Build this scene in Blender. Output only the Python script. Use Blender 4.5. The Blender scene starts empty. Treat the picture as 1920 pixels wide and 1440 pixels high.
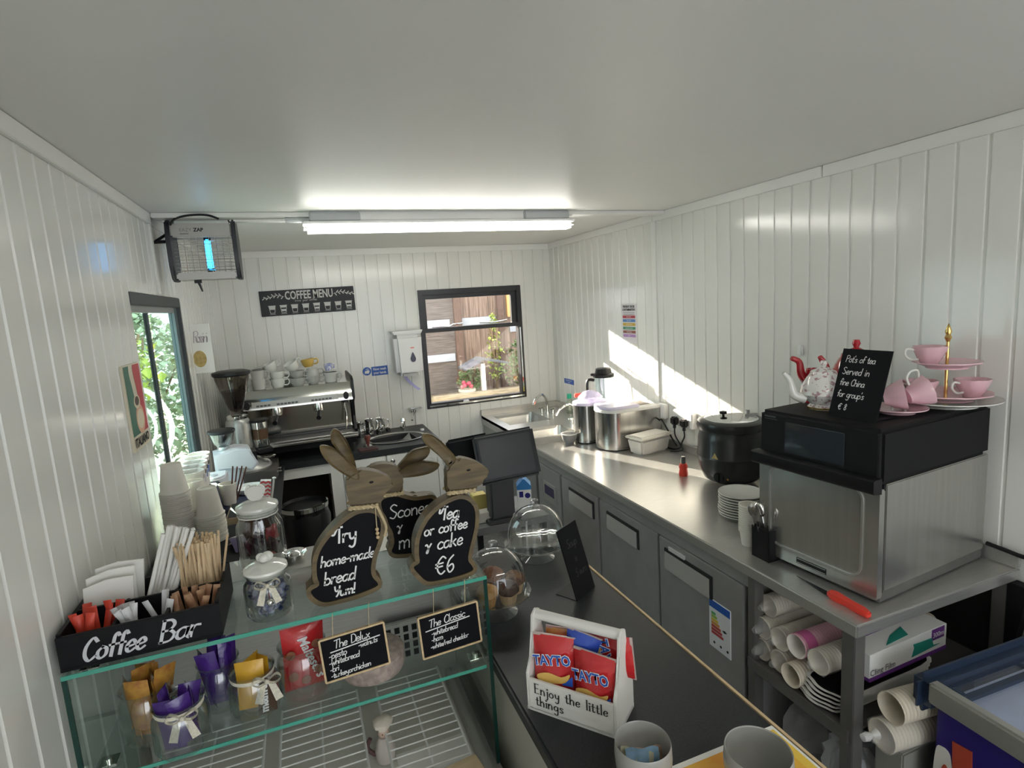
import bpy, bmesh, math, random
from mathutils import Matrix, Vector
random.seed(7)
PI = math.pi
SC = bpy.context.scene
COL = SC.collection

# ---------------------------------------------------------------- camera, sky, sun, exposure
cam_d = bpy.data.cameras.new('camera')
cam_d.sensor_fit = 'HORIZONTAL'
cam_d.sensor_width = 36.0
cam_d.lens = 1058.09 / 1920 * 36.0
cam_d.clip_start = 0.02
cam = bpy.data.objects.new('camera', cam_d)
COL.objects.link(cam)
_yaw, _pitch, _roll = 0.35440, -0.14556, -0.06375
_f = Vector((math.sin(_yaw) * math.cos(_pitch), math.cos(_yaw) * math.cos(_pitch), math.sin(_pitch)))
_r = Vector((math.cos(_yaw), -math.sin(_yaw), 0))
_u = _r.cross(_f)
_r2 = math.cos(_roll) * _r + math.sin(_roll) * _u
_u2 = -math.sin(_roll) * _r + math.cos(_roll) * _u
cam.matrix_world = Matrix(((_r2.x, _u2.x, -_f.x, 0), (_r2.y, _u2.y, -_f.y, 0), (_r2.z, _u2.z, -_f.z, 1.8), (0, 0, 0, 1)))
SC.camera = cam

world = bpy.data.worlds.new('sky')
SC.world = world
world.use_nodes = True
_bg = world.node_tree.nodes['Background']
_bg.inputs[0].default_value = (0.90, 0.95, 1.0, 1)
_bg.inputs[1].default_value = 3.0

sun_d = bpy.data.lights.new('sun', 'SUN')
sun_d.energy = 34.0
sun_d.color = (1.0, 0.90, 0.74)
sun_d.angle = 0.009
sun = bpy.data.objects.new('sun', sun_d)
COL.objects.link(sun)
sun.location = (-3, 9, 4)
sun.rotation_euler = Vector((0.375, -1.0, -0.303)).to_track_quat('-Z', 'Y').to_euler()

SC.view_settings.view_transform = 'Standard'
SC.view_settings.look = 'None'
SC.view_settings.gamma = 1.0
SC.view_settings.use_curve_mapping = False
SC.view_settings.exposure = 0.22
SC.cycles.transparent_max_bounces = 40
SC.cycles.max_bounces = 14

# ---------------------------------------------------------------- mesh helpers
class MB:
    """collects shapes in one bmesh and links them as one mesh object"""
    def __init__(s, M=None):
        s.bm = bmesh.new()
        s.M = M or Matrix()
    def add(s, vs, fs, mi=0):
        vv = [s.bm.verts.new(s.M @ Vector(v)) for v in vs]
        out = []
        for f in fs:
            try:
                g = s.bm.faces.new([vv[i] for i in f]); g.material_index = mi; out.append(g)
            except ValueError:
                pass
        return out
    def box(s, x0, x1, y0, y1, z0, z1, mi=0, b=0.0, seg=2, taper=None):
        x0, x1 = min(x0, x1), max(x0, x1); y0, y1 = min(y0, y1), max(y0, y1); z0, z1 = min(z0, z1), max(z0, z1)
        tx, ty = taper or (0, 0)
        vs = [(x0+tx, y0+ty, z0), (x1-tx, y0+ty, z0), (x1-tx, y1-ty, z0), (x0+tx, y1-ty, z0), (x0, y0, z1), (x1, y0, z1), (x1, y1, z1), (x0, y1, z1)]
        fs = [(0, 3, 2, 1), (4, 5, 6, 7), (0, 1, 5, 4), (1, 2, 6, 5), (2, 3, 7, 6), (3, 0, 4, 7)]
        g = s.add(vs, fs, mi)
        if b > 0:
            es = list({e for f in g for e in f.edges})
            r = bmesh.ops.bevel(s.bm, geom=es, offset=b, segments=seg, affect='EDGES', clamp_overlap=True)
            for f in r['faces']:
                f.material_index = mi
        return s
    def lathe(s, prof, c=(0, 0, 0), seg=28, mi=0, axis='z', sx=1, sy=1, wob=None):
        """prof: list of (r, h); r = 0 closes to a point"""
        rings = []
        for k, (r, h) in enumerate(prof):
            def P(a, r=r, h=h):
                rr = r * (wob(a, k) if wob else 1)
                x, y = rr * math.cos(a) * sx, rr * math.sin(a) * sy
                p = {'z': (x, y, h), 'x': (h, x, y), 'y': (y, h, x)}[axis]
                return s.bm.verts.new(s.M @ Vector((p[0]+c[0], p[1]+c[1], p[2]+c[2])))
            rings.append([P(0)] if r == 0 else [P(2*PI*i/seg) for i in range(seg)])
        for A, B in zip(rings, rings[1:]):
            for i in range(seg):
                j = (i+1) % seg
                q = []
                for v in ((A[i % len(A)], A[j % len(A)], B[j % len(B)], B[i % len(B)])):
                    if v not in q: q.append(v)
                if len(q) > 2:
                    try:
                        s.bm.faces.new(q).material_index = mi
                    except ValueError: pass
        return s
    def cyl(s, c, r, h, axis='z', seg=20, mi=0, r2=None, b=0.0):
        r2 = r if r2 is None else r2
        if b: pr = [(0, 0), (r-b, 0), (r, b), (r2, h-b), (r2-b, h), (0, h)]
        else: pr = [(0, 0), (r, 0), (r2, h), (0, h)]
        return s.lathe(pr, c, seg, mi, axis)
    def ball(s, c, r, seg=14, mi=0, sc=(1, 1, 1)):
        n = max(6, seg//2)
        pr = [(r*math.sin(PI*i/n) if 0 < i < n else 0, -r*math.cos(PI*i/n)*sc[2]) for i in range(n+1)]
        return s.lathe(pr, c, seg, mi, 'z', sc[0], sc[1])
    def tube(s, pts, r, seg=8, mi=0, closed=False):
        P = [Vector(p) for p in pts]; n = len(P)
        rr = r if isinstance(r, (list, tuple)) else [r]*n
        rings = []; up = None
        for i in range(n):
            a = P[(i-1) % n] if (closed or i > 0) else P[0]
            b = P[(i+1) % n] if (closed or i < n-1) else P[-1]
            t = (b-a)
            t = t.normalized() if t.length > 1e-9 else Vector((0, 0, 1))
            if up is None:
                up = Vector((0, 0, 1)) if abs(t.z) < .9 else Vector((1, 0, 0))
            u = (up - t*up.dot(t))
            u = u.normalized() if u.length > 1e-6 else t.orthogonal().normalized()
            up = u; w = t.cross(u)
            rings.append([s.bm.verts.new(s.M @ (P[i] + (u*math.cos(2*PI*k/seg) + w*math.sin(2*PI*k/seg))*rr[i])) for k in range(seg)])
        m = n if closed else n-1
        for i in range(m):
            A, B = rings[i], rings[(i+1) % n]
            for k in range(seg):
                s.bm.faces.new((A[k], A[(k+1) % seg], B[(k+1) % seg], B[k])).material_index = mi
        if not closed:
            s.bm.faces.new(rings[0][::-1]).material_index = mi
            s.bm.faces.new(rings[-1]).material_index = mi
        return s
    def prism(s, poly, d0, d1, plane='xz', mi=0, b=0.0, hole=None):
        """poly in the named plane, extruded along the third axis"""
        def P(p, d): return {'xz': (p[0], d, p[1]), 'xy': (p[0], p[1], d), 'yz': (d, p[0], p[1])}[plane]
        n = len(poly)
        if hole:
            vs = [P(p, d0) for p in poly]+[P(p, d1) for p in poly]+[P(p, d0) for p in hole]+[P(p, d1) for p in hole]
            fs = []
            for i in range(n):
                j = (i+1) % n
                fs += [(i, j, n+j, n+i), (2*n+i, 3*n+i, 3*n+j, 2*n+j), (i, 2*n+i, 2*n+j, j), (n+i, n+j, 3*n+j, 3*n+i)]
            s.add(vs, fs, mi); return s
        vs = [P(p, d0) for p in poly]+[P(p, d1) for p in poly]
        fs = [tuple(range(n)), tuple(range(2*n-1, n-1, -1))]+[(i, i+n, (i+1) % n+n, (i+1) % n) for i in range(n)]
        g = s.add(vs, fs, mi)
        if b > 0:
            es = list({e for f in g[:2] for e in f.edges})
            for f in bmesh.ops.bevel(s.bm, geom=es, offset=b, segments=2, affect='EDGES', clamp_overlap=True)['faces']: f.material_index = mi
        return s
    def ribbon(s, pts, w, mi=0, z=0.0, nib=None):
        """flat stroke in the local xy plane at height z"""
        n = len(pts); L = []; R = []
        for i in range(n):
            a = pts[max(0, i-1)]; b = pts[min(n-1, i+1)]
            tx, ty = b[0]-a[0], b[1]-a[1]; l = math.hypot(tx, ty) or 1e-9; tx /= l; ty /= l
            ww = w/2
            if nib is not None:
                ww *= (0.45 + 0.55*abs(tx*math.sin(nib) - ty*math.cos(nib)))
            px, py = pts[i]
            if i == 0: px -= tx*w*.3; py -= ty*w*.3
            if i == n-1: px += tx*w*.3; py += ty*w*.3
            L.append((px-ty*ww, py+tx*ww, z)); R.append((px+ty*ww, py-tx*ww, z))
        s.add(L+R, [(i, i+n, i+n+1, i+1) for i in range(n-1)], mi)
        return s
    def poly(s, pts3, mi=0):
        s.add(pts3, [tuple(range(len(pts3)))], mi); return s
    def build(s, name, mats, parent=None, smooth=38, loc=None, rz=0, rot=None):
        bmesh.ops.recalc_face_normals(s.bm, faces=s.bm.faces[:])
        me = bpy.data.meshes.new(name); s.bm.to_mesh(me); s.bm.free()
        for m in (mats if isinstance(mats, (list, tuple)) else [mats]): me.materials.append(m)
        if smooth:
            me.shade_smooth(); me.set_sharp_from_angle(angle=math.radians(smooth))
        o = bpy.data.objects.new(name, me); COL.objects.link(o)
        if parent: o.parent = parent
        if loc: o.location = loc
        if rot: o.rotation_euler = rot
        elif rz: o.rotation_euler = (0, 0, rz)
        return o
    def thing(s, name, mats, label, cat, group=None, smooth=38, loc=None, rz=0, rot=None):
        o = s.build(name, mats, None, smooth, loc, rz, rot); return tag(o, label, cat, group)
    def struct(s, name, mats, smooth=38, parent=None):
        o = s.build(name, mats, parent, smooth)
        if not parent: o['kind'] = 'structure'
        return o
def tag(o, label, cat, group=None, kind=None):
    o['label'] = label; o['category'] = cat
    if group: o['group'] = group
    if kind: o['kind'] = kind
    return o
def T(name, label, cat, loc=(0, 0, 0), rz=0, group=None, rot=None):
    o = bpy.data.objects.new(name, None); COL.objects.link(o); o.empty_display_size = .05
    o.location = loc; o.rotation_euler = rot or (0, 0, rz)
    return tag(o, label, cat, group)
def dup(root, loc, rz=0, label=None, group=None, rot=None, scale=None):
    r = root.copy(); COL.objects.link(r); r.location = loc; r.rotation_euler = rot or (0, 0, rz)
    if scale: r.scale = (scale,)*3
    if label: r['label'] = label
    if group: r['group'] = group
    for ch in list(root.children):
        c = ch.copy(); COL.objects.link(c); c.parent = r
        for g in ch.children:
            d = g.copy(); COL.objects.link(d); d.parent = c
    return r
def FR(o, right, up):
    """frame: local x = right, y = up, z = outwards"""
    r = Vector(right).normalized(); u = Vector(up); u = (u - r*u.dot(r)).normalized(); n = r.cross(u)
    return Matrix(((r.x, u.x, n.x, o[0]), (r.y, u.y, n.y, o[1]), (r.z, u.z, n.z, o[2]), (0, 0, 0, 1)))
def RZ(a, c=(0, 0, 0)): return Matrix.Translation(c) @ Matrix.Rotation(a, 4, 'Z')
def crom(P, k=5, closed=False):
    """smooth curve through the points"""
    n = len(P)
    if n < 3 and not closed: return list(P)
    out = []
    for i in range(n if closed else n-1):
        p0 = P[(i-1) % n] if (closed or i > 0) else P[0]; p1 = P[i]; p2 = P[(i+1) % n]
        p3 = P[(i+2) % n] if (closed or i < n-2) else P[-1]
        for j in range(k):
            t = j/k
            out.append(tuple(.5*((2*b)+(-a+c)*t+(2*a-5*b+4*c-d)*t*t+(-a+3*b-3*c+d)*t**3) for a, b, c, d in zip(p0, p1, p2, p3)))
    if not closed: out.append(tuple(P[-1]))
    return out
def offset(P, d):
    """move a closed outline outwards by d"""
    n = len(P); A = sum(P[i][0]*P[(i+1) % n][1]-P[(i+1) % n][0]*P[i][1] for i in range(n)); sg = 1 if A > 0 else -1
    out = []
    for i in range(n):
        a = P[i-1]; b = P[(i+1) % n]; tx, ty = b[0]-a[0], b[1]-a[1]; l = math.hypot(tx, ty) or 1e-9
        out.append((P[i][0]+sg*ty/l*d, P[i][1]-sg*tx/l*d))
    return out
def rrect(x0, x1, y0, y1, r, k=5):
    out = []
    for cx, cy, a0 in ((x1-r, y0+r, -PI/2), (x1-r, y1-r, 0), (x0+r, y1-r, PI/2), (x0+r, y0+r, PI)):
        out += [(cx+r*math.cos(a0+PI/2*i/k), cy+r*math.sin(a0+PI/2*i/k)) for i in range(k+1)]
    return out
# ---------------------------------------------------------------- writing
GL = {}
for _l in """a 5|4.5,4.5 2.5,5 .8,3.5 .8,1 2.2,0 4,1.5 4.6,4.8 4.5,1 5.2,0
b 5|.8,10 .8,0;.8,3.5 2.6,5 4.4,3.5 4.4,1.2 2.6,0 .8,1
c 4.4|4.2,4.2 2.5,5 .7,3.2 .8,1 2.4,0 4.2,.8
d 5|4.4,4 2.4,5 .7,3.2 .8,1 2.2,0 4.2,1.6;4.6,10 4.4,0
e 4.6|.8,2.4 4,3 3.6,4.7 2.2,5 .7,3 .9,.8 2.4,0 4.2,1
f 3.8|4,8.8 3,10 2,8.4 1.8,4 1.7,0;.4,5 3.4,5
g 5|4.4,4.4 2.4,5 .7,3.2 1,1 2.6,.4 4.2,2 4.5,5 4.3,-2.6 2.6,-4 .8,-3
h 5|.8,10 .8,0;.8,3 2.6,5 4.2,3.8 4.3,0
i 2|1,5 1,0;1,7.1 1,7.7
j 2.6|1.7,5 1.6,-2.5 .3,-3.6;1.7,7.1 1.7,7.7
k 4.8|.8,10 .8,0;4,5 .9,2.2;1.8,3 4.3,0
l 2.2|1,10 1,0
m 7.4|.8,5 .8,0;.8,3 2.2,5 3.6,4 3.7,0;3.7,3 5.2,5 6.6,4 6.7,0
n 5|.8,5 .8,0;.8,3 2.6,5 4.2,3.8 4.3,0
o 5|2.5,5 .7,3.4 .8,1 2.5,0 4.3,1.4 4.2,4 2.5,5
p 5|.8,5 .8,-4;.8,3.5 2.6,5 4.4,3.5 4.3,1.2 2.6,0 .8,1
r 3.8|.8,5 .8,0;.8,2.8 2,4.8 3.7,4.8
s 4.2|3.7,4.3 2.2,5 .8,4 2.2,2.7 3.6,1.3 2.2,0 .6,.6
t 3.6|1.8,8 1.7,1 2.6,0 3.6,.6;.3,5.2 3.4,5.2
u 5|.8,5 .8,1.2 2.2,0 4,1.6 4.2,5;4.2,5 4.3,0
v 4.6|.5,5 2.3,0 2.3,0 4.2,5
w 6.6|.5,5 1.8,0 1.8,0 3.2,4.4 3.2,4.4 4.6,0 4.6,0 6.1,5
x 4.6|.6,5 4.2,0;4,5 .5,0
y 4.8|.7,5 1,2.2 2.2,1.2 4,2.4;4.3,5 3.8,-2 2.2,-4 .6,-3
T 6|.3,9.2 3,9.8 6,10;3.4,9.8 2.8,0
† 6|.5,8.2 .2,5.8 1.6,5.6 3,8.6 4.4,10 4.5,6 4.4,0;3.4,9.4 6.2,9.6
S 5.6|5.2,8.8 3,10 .9,8 2.6,5.6 5,3.4 3.2,.2 .6,1.2
P 5.6|.9,9.6 .9,0;.5,9 3,10 5.3,8 4,5.4 1,5
D 6|.9,10 .9,0;.4,9.8 3.5,10 5.8,6.5 5,1.5 .6,0
C 5.8|5.4,8.2 3.4,10 .9,6.6 .9,2.6 3,0 5.6,1.6
E 5.2|4.9,10 .9,10;.9,10 .9,0;.9,0 5,0;.9,5.2 4.2,5.2
B 5.6|.9,10 .9,0;.5,10 3.6,9.8 4.8,7.6 3.4,5.4 1,5.2;3.4,5.4 5.4,3 4,.3 .5,0
Y 5.4|.4,10 1.2,6 2.8,5.2 4.6,7;5,10 4,3 2.4,0
R 5.6|.9,9.6 .9,0;.5,9 3,10 5.2,8 4,5.6 1,5;2.6,5 5.4,0
5 4.6|4.2,10 1,10;1,10 .9,5.6;.9,5.6 3,6.2 4.4,3.6 3,.2 .5,.8
6 4.8|4,9.6 1.6,7 .8,3 2.4,0 4.4,2 3.6,4.6 1,3.2
8 4.8|2.4,5.2 .9,7.4 2.4,10 4,7.6 2.4,5.2 .7,2.4 2.4,0 4.3,2.4 2.4,5.2
€ 6|5.6,8.6 3.6,10 1.2,6.6 1.4,2.4 3.4,0 5.4,1.4;0,6 4.2,6.4;0,4.2 4,4.5
- 3.4|.5,3 2.8,3.3
/ 4|.4,-1 3.6,10
! 2|1.2,10 1,3.2;1,.5 1,0
' 1.6|.9,10 .6,8
& 4.8|.4,4.4 1.4,5 2.6,2 2.2,-1 1.4,-.6 2.6,2 4.4,5.2""".split('\n'):
    _k, _v = _l.split(' ', 1); _w, _s = _v.split('|')
    GL[_k] = (float(_w), [[tuple(float(c) for c in p.split(',')) for p in st.split()] for st in _s.split(';')])
def write(mb, s, x, y, size, w, slant=0.0, sp=1.0, nib=None, z=0.0006, rise=0.0, mi=0, serif=0.0, sx=1.0):
    """handwriting in the local xy plane of mb, from (x, y) along the baseline; size = capital height"""
    k = size/10; cx = x
    for ch in s:
        if ch == ' ': cx += 4*k*sp; continue
        gw, sts = GL[ch]
        for st in sts:
            P = crom(st, 4) if len(st) > 2 else st
            if len(P) == 2: P = [P[0], tuple((a+b)/2 for a, b in zip(*P)), P[1]]
            Q = [(cx + (px*sx + slant*py)*k, y + rise*(cx-x) + py*k) for px, py in P]
            mb.ribbon(Q, w, mi, z, nib)
            if serif and len(st) == 2 and abs(st[0][0]-st[1][0]) < .3:
                for q in (Q[0], Q[-1]): mb.ribbon([(q[0]-serif, q[1]), (q[0], q[1]), (q[0]+serif, q[1])], w*.45, mi, z+.0001)
        cx += gw*sx*k*sp
    return cx
def btext(s, size, mat, parent, M, name='lettering', sx=1.0, align='CENTER', bold=0.0, shear=0.0, ext=0.0):
    cu = bpy.data.curves.new('t', 'FONT'); cu.body = s; cu.size = size; cu.align_x = align; cu.offset = bold; cu.shear = shear
    cu.resolution_u = 2; cu.extrude = ext
    o = bpy.data.objects.new('t', cu); COL.objects.link(o)
    me = bpy.data.meshes.new_from_object(o.evaluated_get(bpy.context.evaluated_depsgraph_get()))
    bpy.data.objects.remove(o); bpy.data.curves.remove(cu)
    me.transform(M @ Matrix.Diagonal((sx, 1, 1, 1))); me.name = name
    me.materials.clear(); me.materials.append(mat)
    ob = bpy.data.objects.new(name, me); COL.objects.link(ob)
    if parent: ob.parent = parent
    return ob
# ---------------------------------------------------------------- materials
MT = {}
def mat(name, col, rough=.5, metal=0.0, var=0.0, scale=8.0, bump=0.0, stretch=(1, 1, 1), col2=None, emit=None, estr=0, trans=0, spec=.5, coat=0, alpha=1, sub=0, detail=3.0):
    if name in MT: return MT[name]
    m = bpy.data.materials.new(name); m.use_nodes = True; MT[name] = m
    nt = m.node_tree; b = nt.nodes['Principled BSDF']
    c = (*col, 1)
    b.inputs['Base Color'].default_value = c; b.inputs['Roughness'].default_value = rough; b.inputs['Metallic'].default_value = metal
    b.inputs['Specular IOR Level'].default_value = spec; b.inputs['Coat Weight'].default_value = coat; b.inputs['Coat Roughness'].default_value = .08
    b.inputs['Transmission Weight'].default_value = trans; b.inputs['Alpha'].default_value = alpha
    if sub: b.inputs['Subsurface Weight'].default_value = sub; b.inputs['Subsurface Radius'].default_value = (.01, .008, .006)
    if emit: b.inputs['Emission Color'].default_value = (*emit, 1); b.inputs['Emission Strength'].default_value = estr
    if var or bump or col2:
        tc = nt.nodes.new('ShaderNodeTexCoord'); mp = nt.nodes.new('ShaderNodeMapping'); mp.inputs['Scale'].default_value = stretch
        nz = nt.nodes.new('ShaderNodeTexNoise'); nz.inputs['Scale'].default_value = scale; nz.inputs['Detail'].default_value = detail
        nt.links.new(tc.outputs['Object'], mp.inputs[0]); nt.links.new(mp.outputs[0], nz.inputs[0])
        if var or col2:
            rp = nt.nodes.new('ShaderNodeValToRGB'); d = col2 or tuple(x*(1-var) for x in col)
            rp.color_ramp.elements[0].color = (*d, 1); rp.color_ramp.elements[1].color = c
            rp.color_ramp.elements[0].position = .35; rp.color_ramp.elements[1].position = .65
            nt.links.new(nz.outputs[0], rp.inputs[0]); nt.links.new(rp.outputs[0], b.inputs['Base Color'])
        if bump:
            bp = nt.nodes.new('ShaderNodeBump'); bp.inputs['Strength'].default_value = bump; bp.inputs['Distance'].default_value = .004
            nt.links.new(nz.outputs[0], bp.inputs['Height']); nt.links.new(bp.outputs[0], b.inputs['Normal'])
    return m
def thin_glass(name, tint=(1, 1, 1), rough=.02, refl=1.0, base=0.0, edge=None):
    """clear thin glass: see-through with a Fresnel reflection"""
    if name in MT: return MT[name]
    m = bpy.data.materials.new(name); m.use_nodes = True; MT[name] = m
    nt = m.node_tree; nt.nodes.clear()
    out = nt.nodes.new('ShaderNodeOutputMaterial'); tr = nt.nodes.new('ShaderNodeBsdfTransparent'); gl = nt.nodes.new('ShaderNodeBsdfGlossy')
    fr = nt.nodes.new('ShaderNodeFresnel'); mx = nt.nodes.new('ShaderNodeMixShader'); ma = nt.nodes.new('ShaderNodeMath')
    tr.inputs[0].default_value = (*tint, 1); gl.inputs['Roughness'].default_value = rough
    ge = nt.nodes.new('ShaderNodeNewGeometry'); io = nt.nodes.new('ShaderNodeMath'); io.operation = 'MULTIPLY_ADD'
    io.inputs[1].default_value = 1/1.45-1.45; io.inputs[2].default_value = 1.45     # same reflection from both sides of the thin wall
    nt.links.new(ge.outputs['Backfacing'], io.inputs[0]); nt.links.new(io.outputs[0], fr.inputs[0])
    ma.operation = 'MULTIPLY_ADD'; ma.inputs[1].default_value = refl; ma.inputs[2].default_value = base; ma.use_clamp = True
    nt.links.new(fr.outputs[0], ma.inputs[0]); nt.links.new(ma.outputs[0], mx.inputs[0])
    nt.links.new(tr.outputs[0], mx.inputs[1]); nt.links.new(gl.outputs[0], mx.inputs[2]); nt.links.new(mx.outputs[0], out.inputs[0])
    return m
def film(name, col, dens=.35, rough=.15):
    """hazy plastic: part clear, part white-ish"""
    if name in MT: return MT[name]
    m = bpy.data.materials.new(name); m.use_nodes = True; MT[name] = m
    nt = m.node_tree; b = nt.nodes['Principled BSDF']; out = nt.nodes['Material Output']
    b.inputs['Base Color'].default_value = (*col, 1); b.inputs['Roughness'].default_value = rough
    tr = nt.nodes.new('ShaderNodeBsdfTransparent'); mx = nt.nodes.new('ShaderNodeMixShader'); mx.inputs[0].default_value = dens
    nz = nt.nodes.new('ShaderNodeTexNoise'); nz.inputs['Scale'].default_value = 40; bp = nt.nodes.new('ShaderNodeBump'); bp.inputs['Strength'].default_value = .5; bp.inputs['Distance'].default_value = .01
    tc = nt.nodes.new('ShaderNodeTexCoord'); nt.links.new(tc.outputs['Object'], nz.inputs[0]); nt.links.new(nz.outputs[0], bp.inputs['Height']); nt.links.new(bp.outputs[0], b.inputs['Normal'])
    nt.links.new(tr.outputs[0], mx.inputs[1]); nt.links.new(b.outputs[0], mx.inputs[2]); nt.links.new(mx.outputs[0], out.inputs[0])
    return m
def paper(name, col, t=.3):
    """thin paper: diffuse with some light coming through"""
    m = mat(name, col, .7); nt = m.node_tree; b = nt.nodes['Principled BSDF']; out = nt.nodes['Material Output']
    tl = nt.nodes.new('ShaderNodeBsdfTranslucent'); tl.inputs[0].default_value = (col[0], col[1]*.96, col[2]*.85, 1)
    mx = nt.nodes.new('ShaderNodeMixShader'); mx.inputs[0].default_value = t
    nt.links.new(b.outputs[0], mx.inputs[1]); nt.links.new(tl.outputs[0], mx.inputs[2]); nt.links.new(mx.outputs[0], out.inputs[0]); return m
WALL = mat('white_pvc_panel', (.80, .80, .76), .16, var=.02, scale=3)
CEIL = mat('ceiling_board', (.80, .80, .77), .42, var=.02, scale=2)
TRIM = mat('white_trim', (.80, .80, .77), .35)
FLOORM = mat('grey_vinyl', (.30, .30, .29), .5, var=.25, scale=30)
STEEL = mat('brushed_steel', (.56, .555, .53), .30, .74, var=.12, scale=14, stretch=(1, 30, 30))
STEELD = mat('grey_steel_front', (.33, .33, .32), .42, .35, var=.10, scale=10, stretch=(20, 1, 1))
STEELK = mat('dull_steel', (.17, .165, .155), .45, .45, var=.15, scale=10)
CHROME = mat('chrome', (.80, .80, .78), .06, 1.0)
BLACK = mat('black_plastic', (.010, .010, .011), .38, spec=.3)
BLACKM = mat('black_matt', (.009, .009, .010), .6, spec=.2)
DGREY = mat('dark_grey_frame', (.045, .05, .055), .45)
SLATE = mat('black_laminate', (.026, .029, .032), .42, spec=.35, var=.5, scale=260, col2=(.016, .018, .020), detail=1)
CHALK = mat('chalkboard_black', (.006, .006, .008), .6, spec=.12)
CHALKW = mat('chalk_white', (.80, .80, .80), .8)
WHITE = mat('white_plastic', (.82, .82, .81), .3)
WPAINT = mat('white_painted_wood', (.78, .77, .73), .45, var=.06, scale=6)
PAPER = mat('white_paper', (.82, .81, .77), .8)
CUPW = paper('paper_cup', (.90, .88, .82), .22)
CERAM = mat('white_ceramic', (.74, .74, .69), .12, coat=.3)
CERAMG = mat('grey_ceramic', (.40, .40, .37), .14, coat=.3)
PINK = mat('pink_china', (.80, .52, .58), .15, coat=.4)
GOLD = mat('brass_gold', (.85, .60, .22), .2, 1.0)
RED = mat('red_glaze', (.42, .015, .025), .1, coat=.6)
REDP = mat('red_plastic', (.75, .05, .03), .4)
WOODB = mat('brown_carved_wood', (.155, .108, .045), .5, col2=(.085, .060, .026), scale=9, stretch=(1, 1, 7), bump=.25)
TWINE = mat('cream_twine', (.62, .50, .30), .8, var=.3, scale=120)
PINE = mat('raw_pine_edge', (.70, .52, .30), .6, var=.2, scale=12, stretch=(8, 1, 8))
PLY = mat('birch_stick', (.76, .57, .35), .7, var=.2, scale=20)
GLASS = thin_glass('clear_glass')
GLASSJ = thin_glass('jar_glass', (.935, .95, .945), .03, 1.8, .05)
GLASSG = thin_glass('shelf_glass', (.90, .95, .93), .02, 1.1, .01)
GEDGE = mat('green_glass_edge', (.10, .50, .38), .12, trans=.3, coat=.5)
GEDGED = mat('dark_glass_edge', (.01, .045, .035), .15)
NAVY = mat('navy_wrap', (.03, .03, .20), .25)
PURPLE = mat('purple_foil', (.06, .02, .20), .22, coat=.4, bump=.4, scale=60)
YELLOW = mat('yellow_foil', (.68, .38, .03), .25, coat=.4, bump=.3, scale=50)
REDF = mat('red_foil', (.55, .025, .03), .22, coat=.5, bump=.35, scale=40)
BLUEF = mat('blue_foil', (.03, .08, .45), .22, coat=.5, bump=.3, scale=40)
CRISP = mat('crisp_yellow', (.72, .46, .12), .4)
LACE = mat('cream_lace', (.74, .70, .58), .9, var=.2, scale=200)
CREAMP = mat('cream_panel', (.50, .48, .42), .5)
PINKP = mat('pink_print', (.75, .42, .50), .6)
HAZE = film('clear_plastic_wrap', (.9, .9, .88), .22)
HAZE2 = film('milky_plastic', (.82, .82, .80), .55)
SIGNBLUE = mat('sign_blue', (.02, .10, .42), .4)
BROWN = mat('brown_wrap', (.32, .16, .07), .6)
# ---------------------------------------------------------------- the room
XL, XR, YB, YF, ZC = -0.52, 1.98, 4.29, -2.2, 2.245
def panel_piece(mb, axis, plane, out, u0, u1, z0, z1, sp, ph, th=.09):
    """a piece of plank-clad wall: V grooves every sp, solid behind; out = +1/-1 is the side away from the room"""
    k = math.ceil((u0+.010-ph)/sp)
    prof = [(u0, 0)]
    while ph+k*sp < u1-.008:
        g = ph+k*sp; prof += [(g-.008, 0), (g-.0055, .0045), (g+.0035, .0045), (g+.0055, 0)]; k += 1
    prof.append((u1, 0))
    def P(u, d, z): return (u, plane+out*d, z) if axis == 'x' else (plane+out*d, u, z)
    n = len(prof)
    mb.add([P(u, d, z0) for u, d in prof]+[P(u, d, z1) for u, d in prof], [(i, i+1, n+i+1, n+i) for i in range(n-1)])
    a, b = plane+out*.006, plane+out*th
    if axis == 'x': mb.box(u0, u1, min(a, b), max(a, b), z0, z1)
    else: mb.box(min(a, b), max(a, b), u0, u1, z0, z1)
m = MB(); m.box(-.7, 2.2, YF-.2, 4.5, -.12, 0); m.struct('floor', FLOORM)
m = MB(); m.box(-.7, 2.2, YF-.2, 4.5, ZC, ZC+.1); m.struct('ceiling', CEIL)
# back wall with the window hole
WX0, WX1, WZ0, WZ1 = .872, 1.709, 1.009, 1.925
m = MB()
for u0, u1, z0, z1 in ((XL-.09, WX0, 0, ZC), (WX1, XR+.09, 0, ZC), (WX0, WX1, 0, WZ0), (WX0, WX1, WZ1, ZC)):
    panel_piece(m, 'x', YB, 1, u0, u1, z0, z1, .0885, .061)
m.struct('wall_back', WALL, 30)
m = MB(); panel_piece(m, 'y', XR, 1, YF, YB, 0, ZC, .0903, 1.134); m.struct('wall_right', WALL, 30)
# left wall with the sliding window / door hole
DY0, DY1, DZ0, DZ1 = 2.262, 3.15, .93, 1.915
m = MB()
for u0, u1, z0, z1 in ((YF, DY0, 0, ZC), (DY1, YB, 0, ZC), (DY0, DY1, 0, DZ0), (DY0, DY1, DZ1, ZC)):
    panel_piece(m, 'y', XL, -1, u0, u1, z0, z1, .0920, 1.544, .055)
m.struct('wall_left', WALL, 30)
# wall behind the camera with a wide opening
m = MB()
for u0, u1, z0, z1 in ((XL-.09, -.35, 0, ZC), (1.94, XR+.09, 0, ZC), (-.35, 1.94, 2.17, ZC)):
    panel_piece(m, 'x', YF, -1, u0, u1, z0, z1, .0903, .05)
m.struct('wall_front', WALL, 30)
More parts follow.
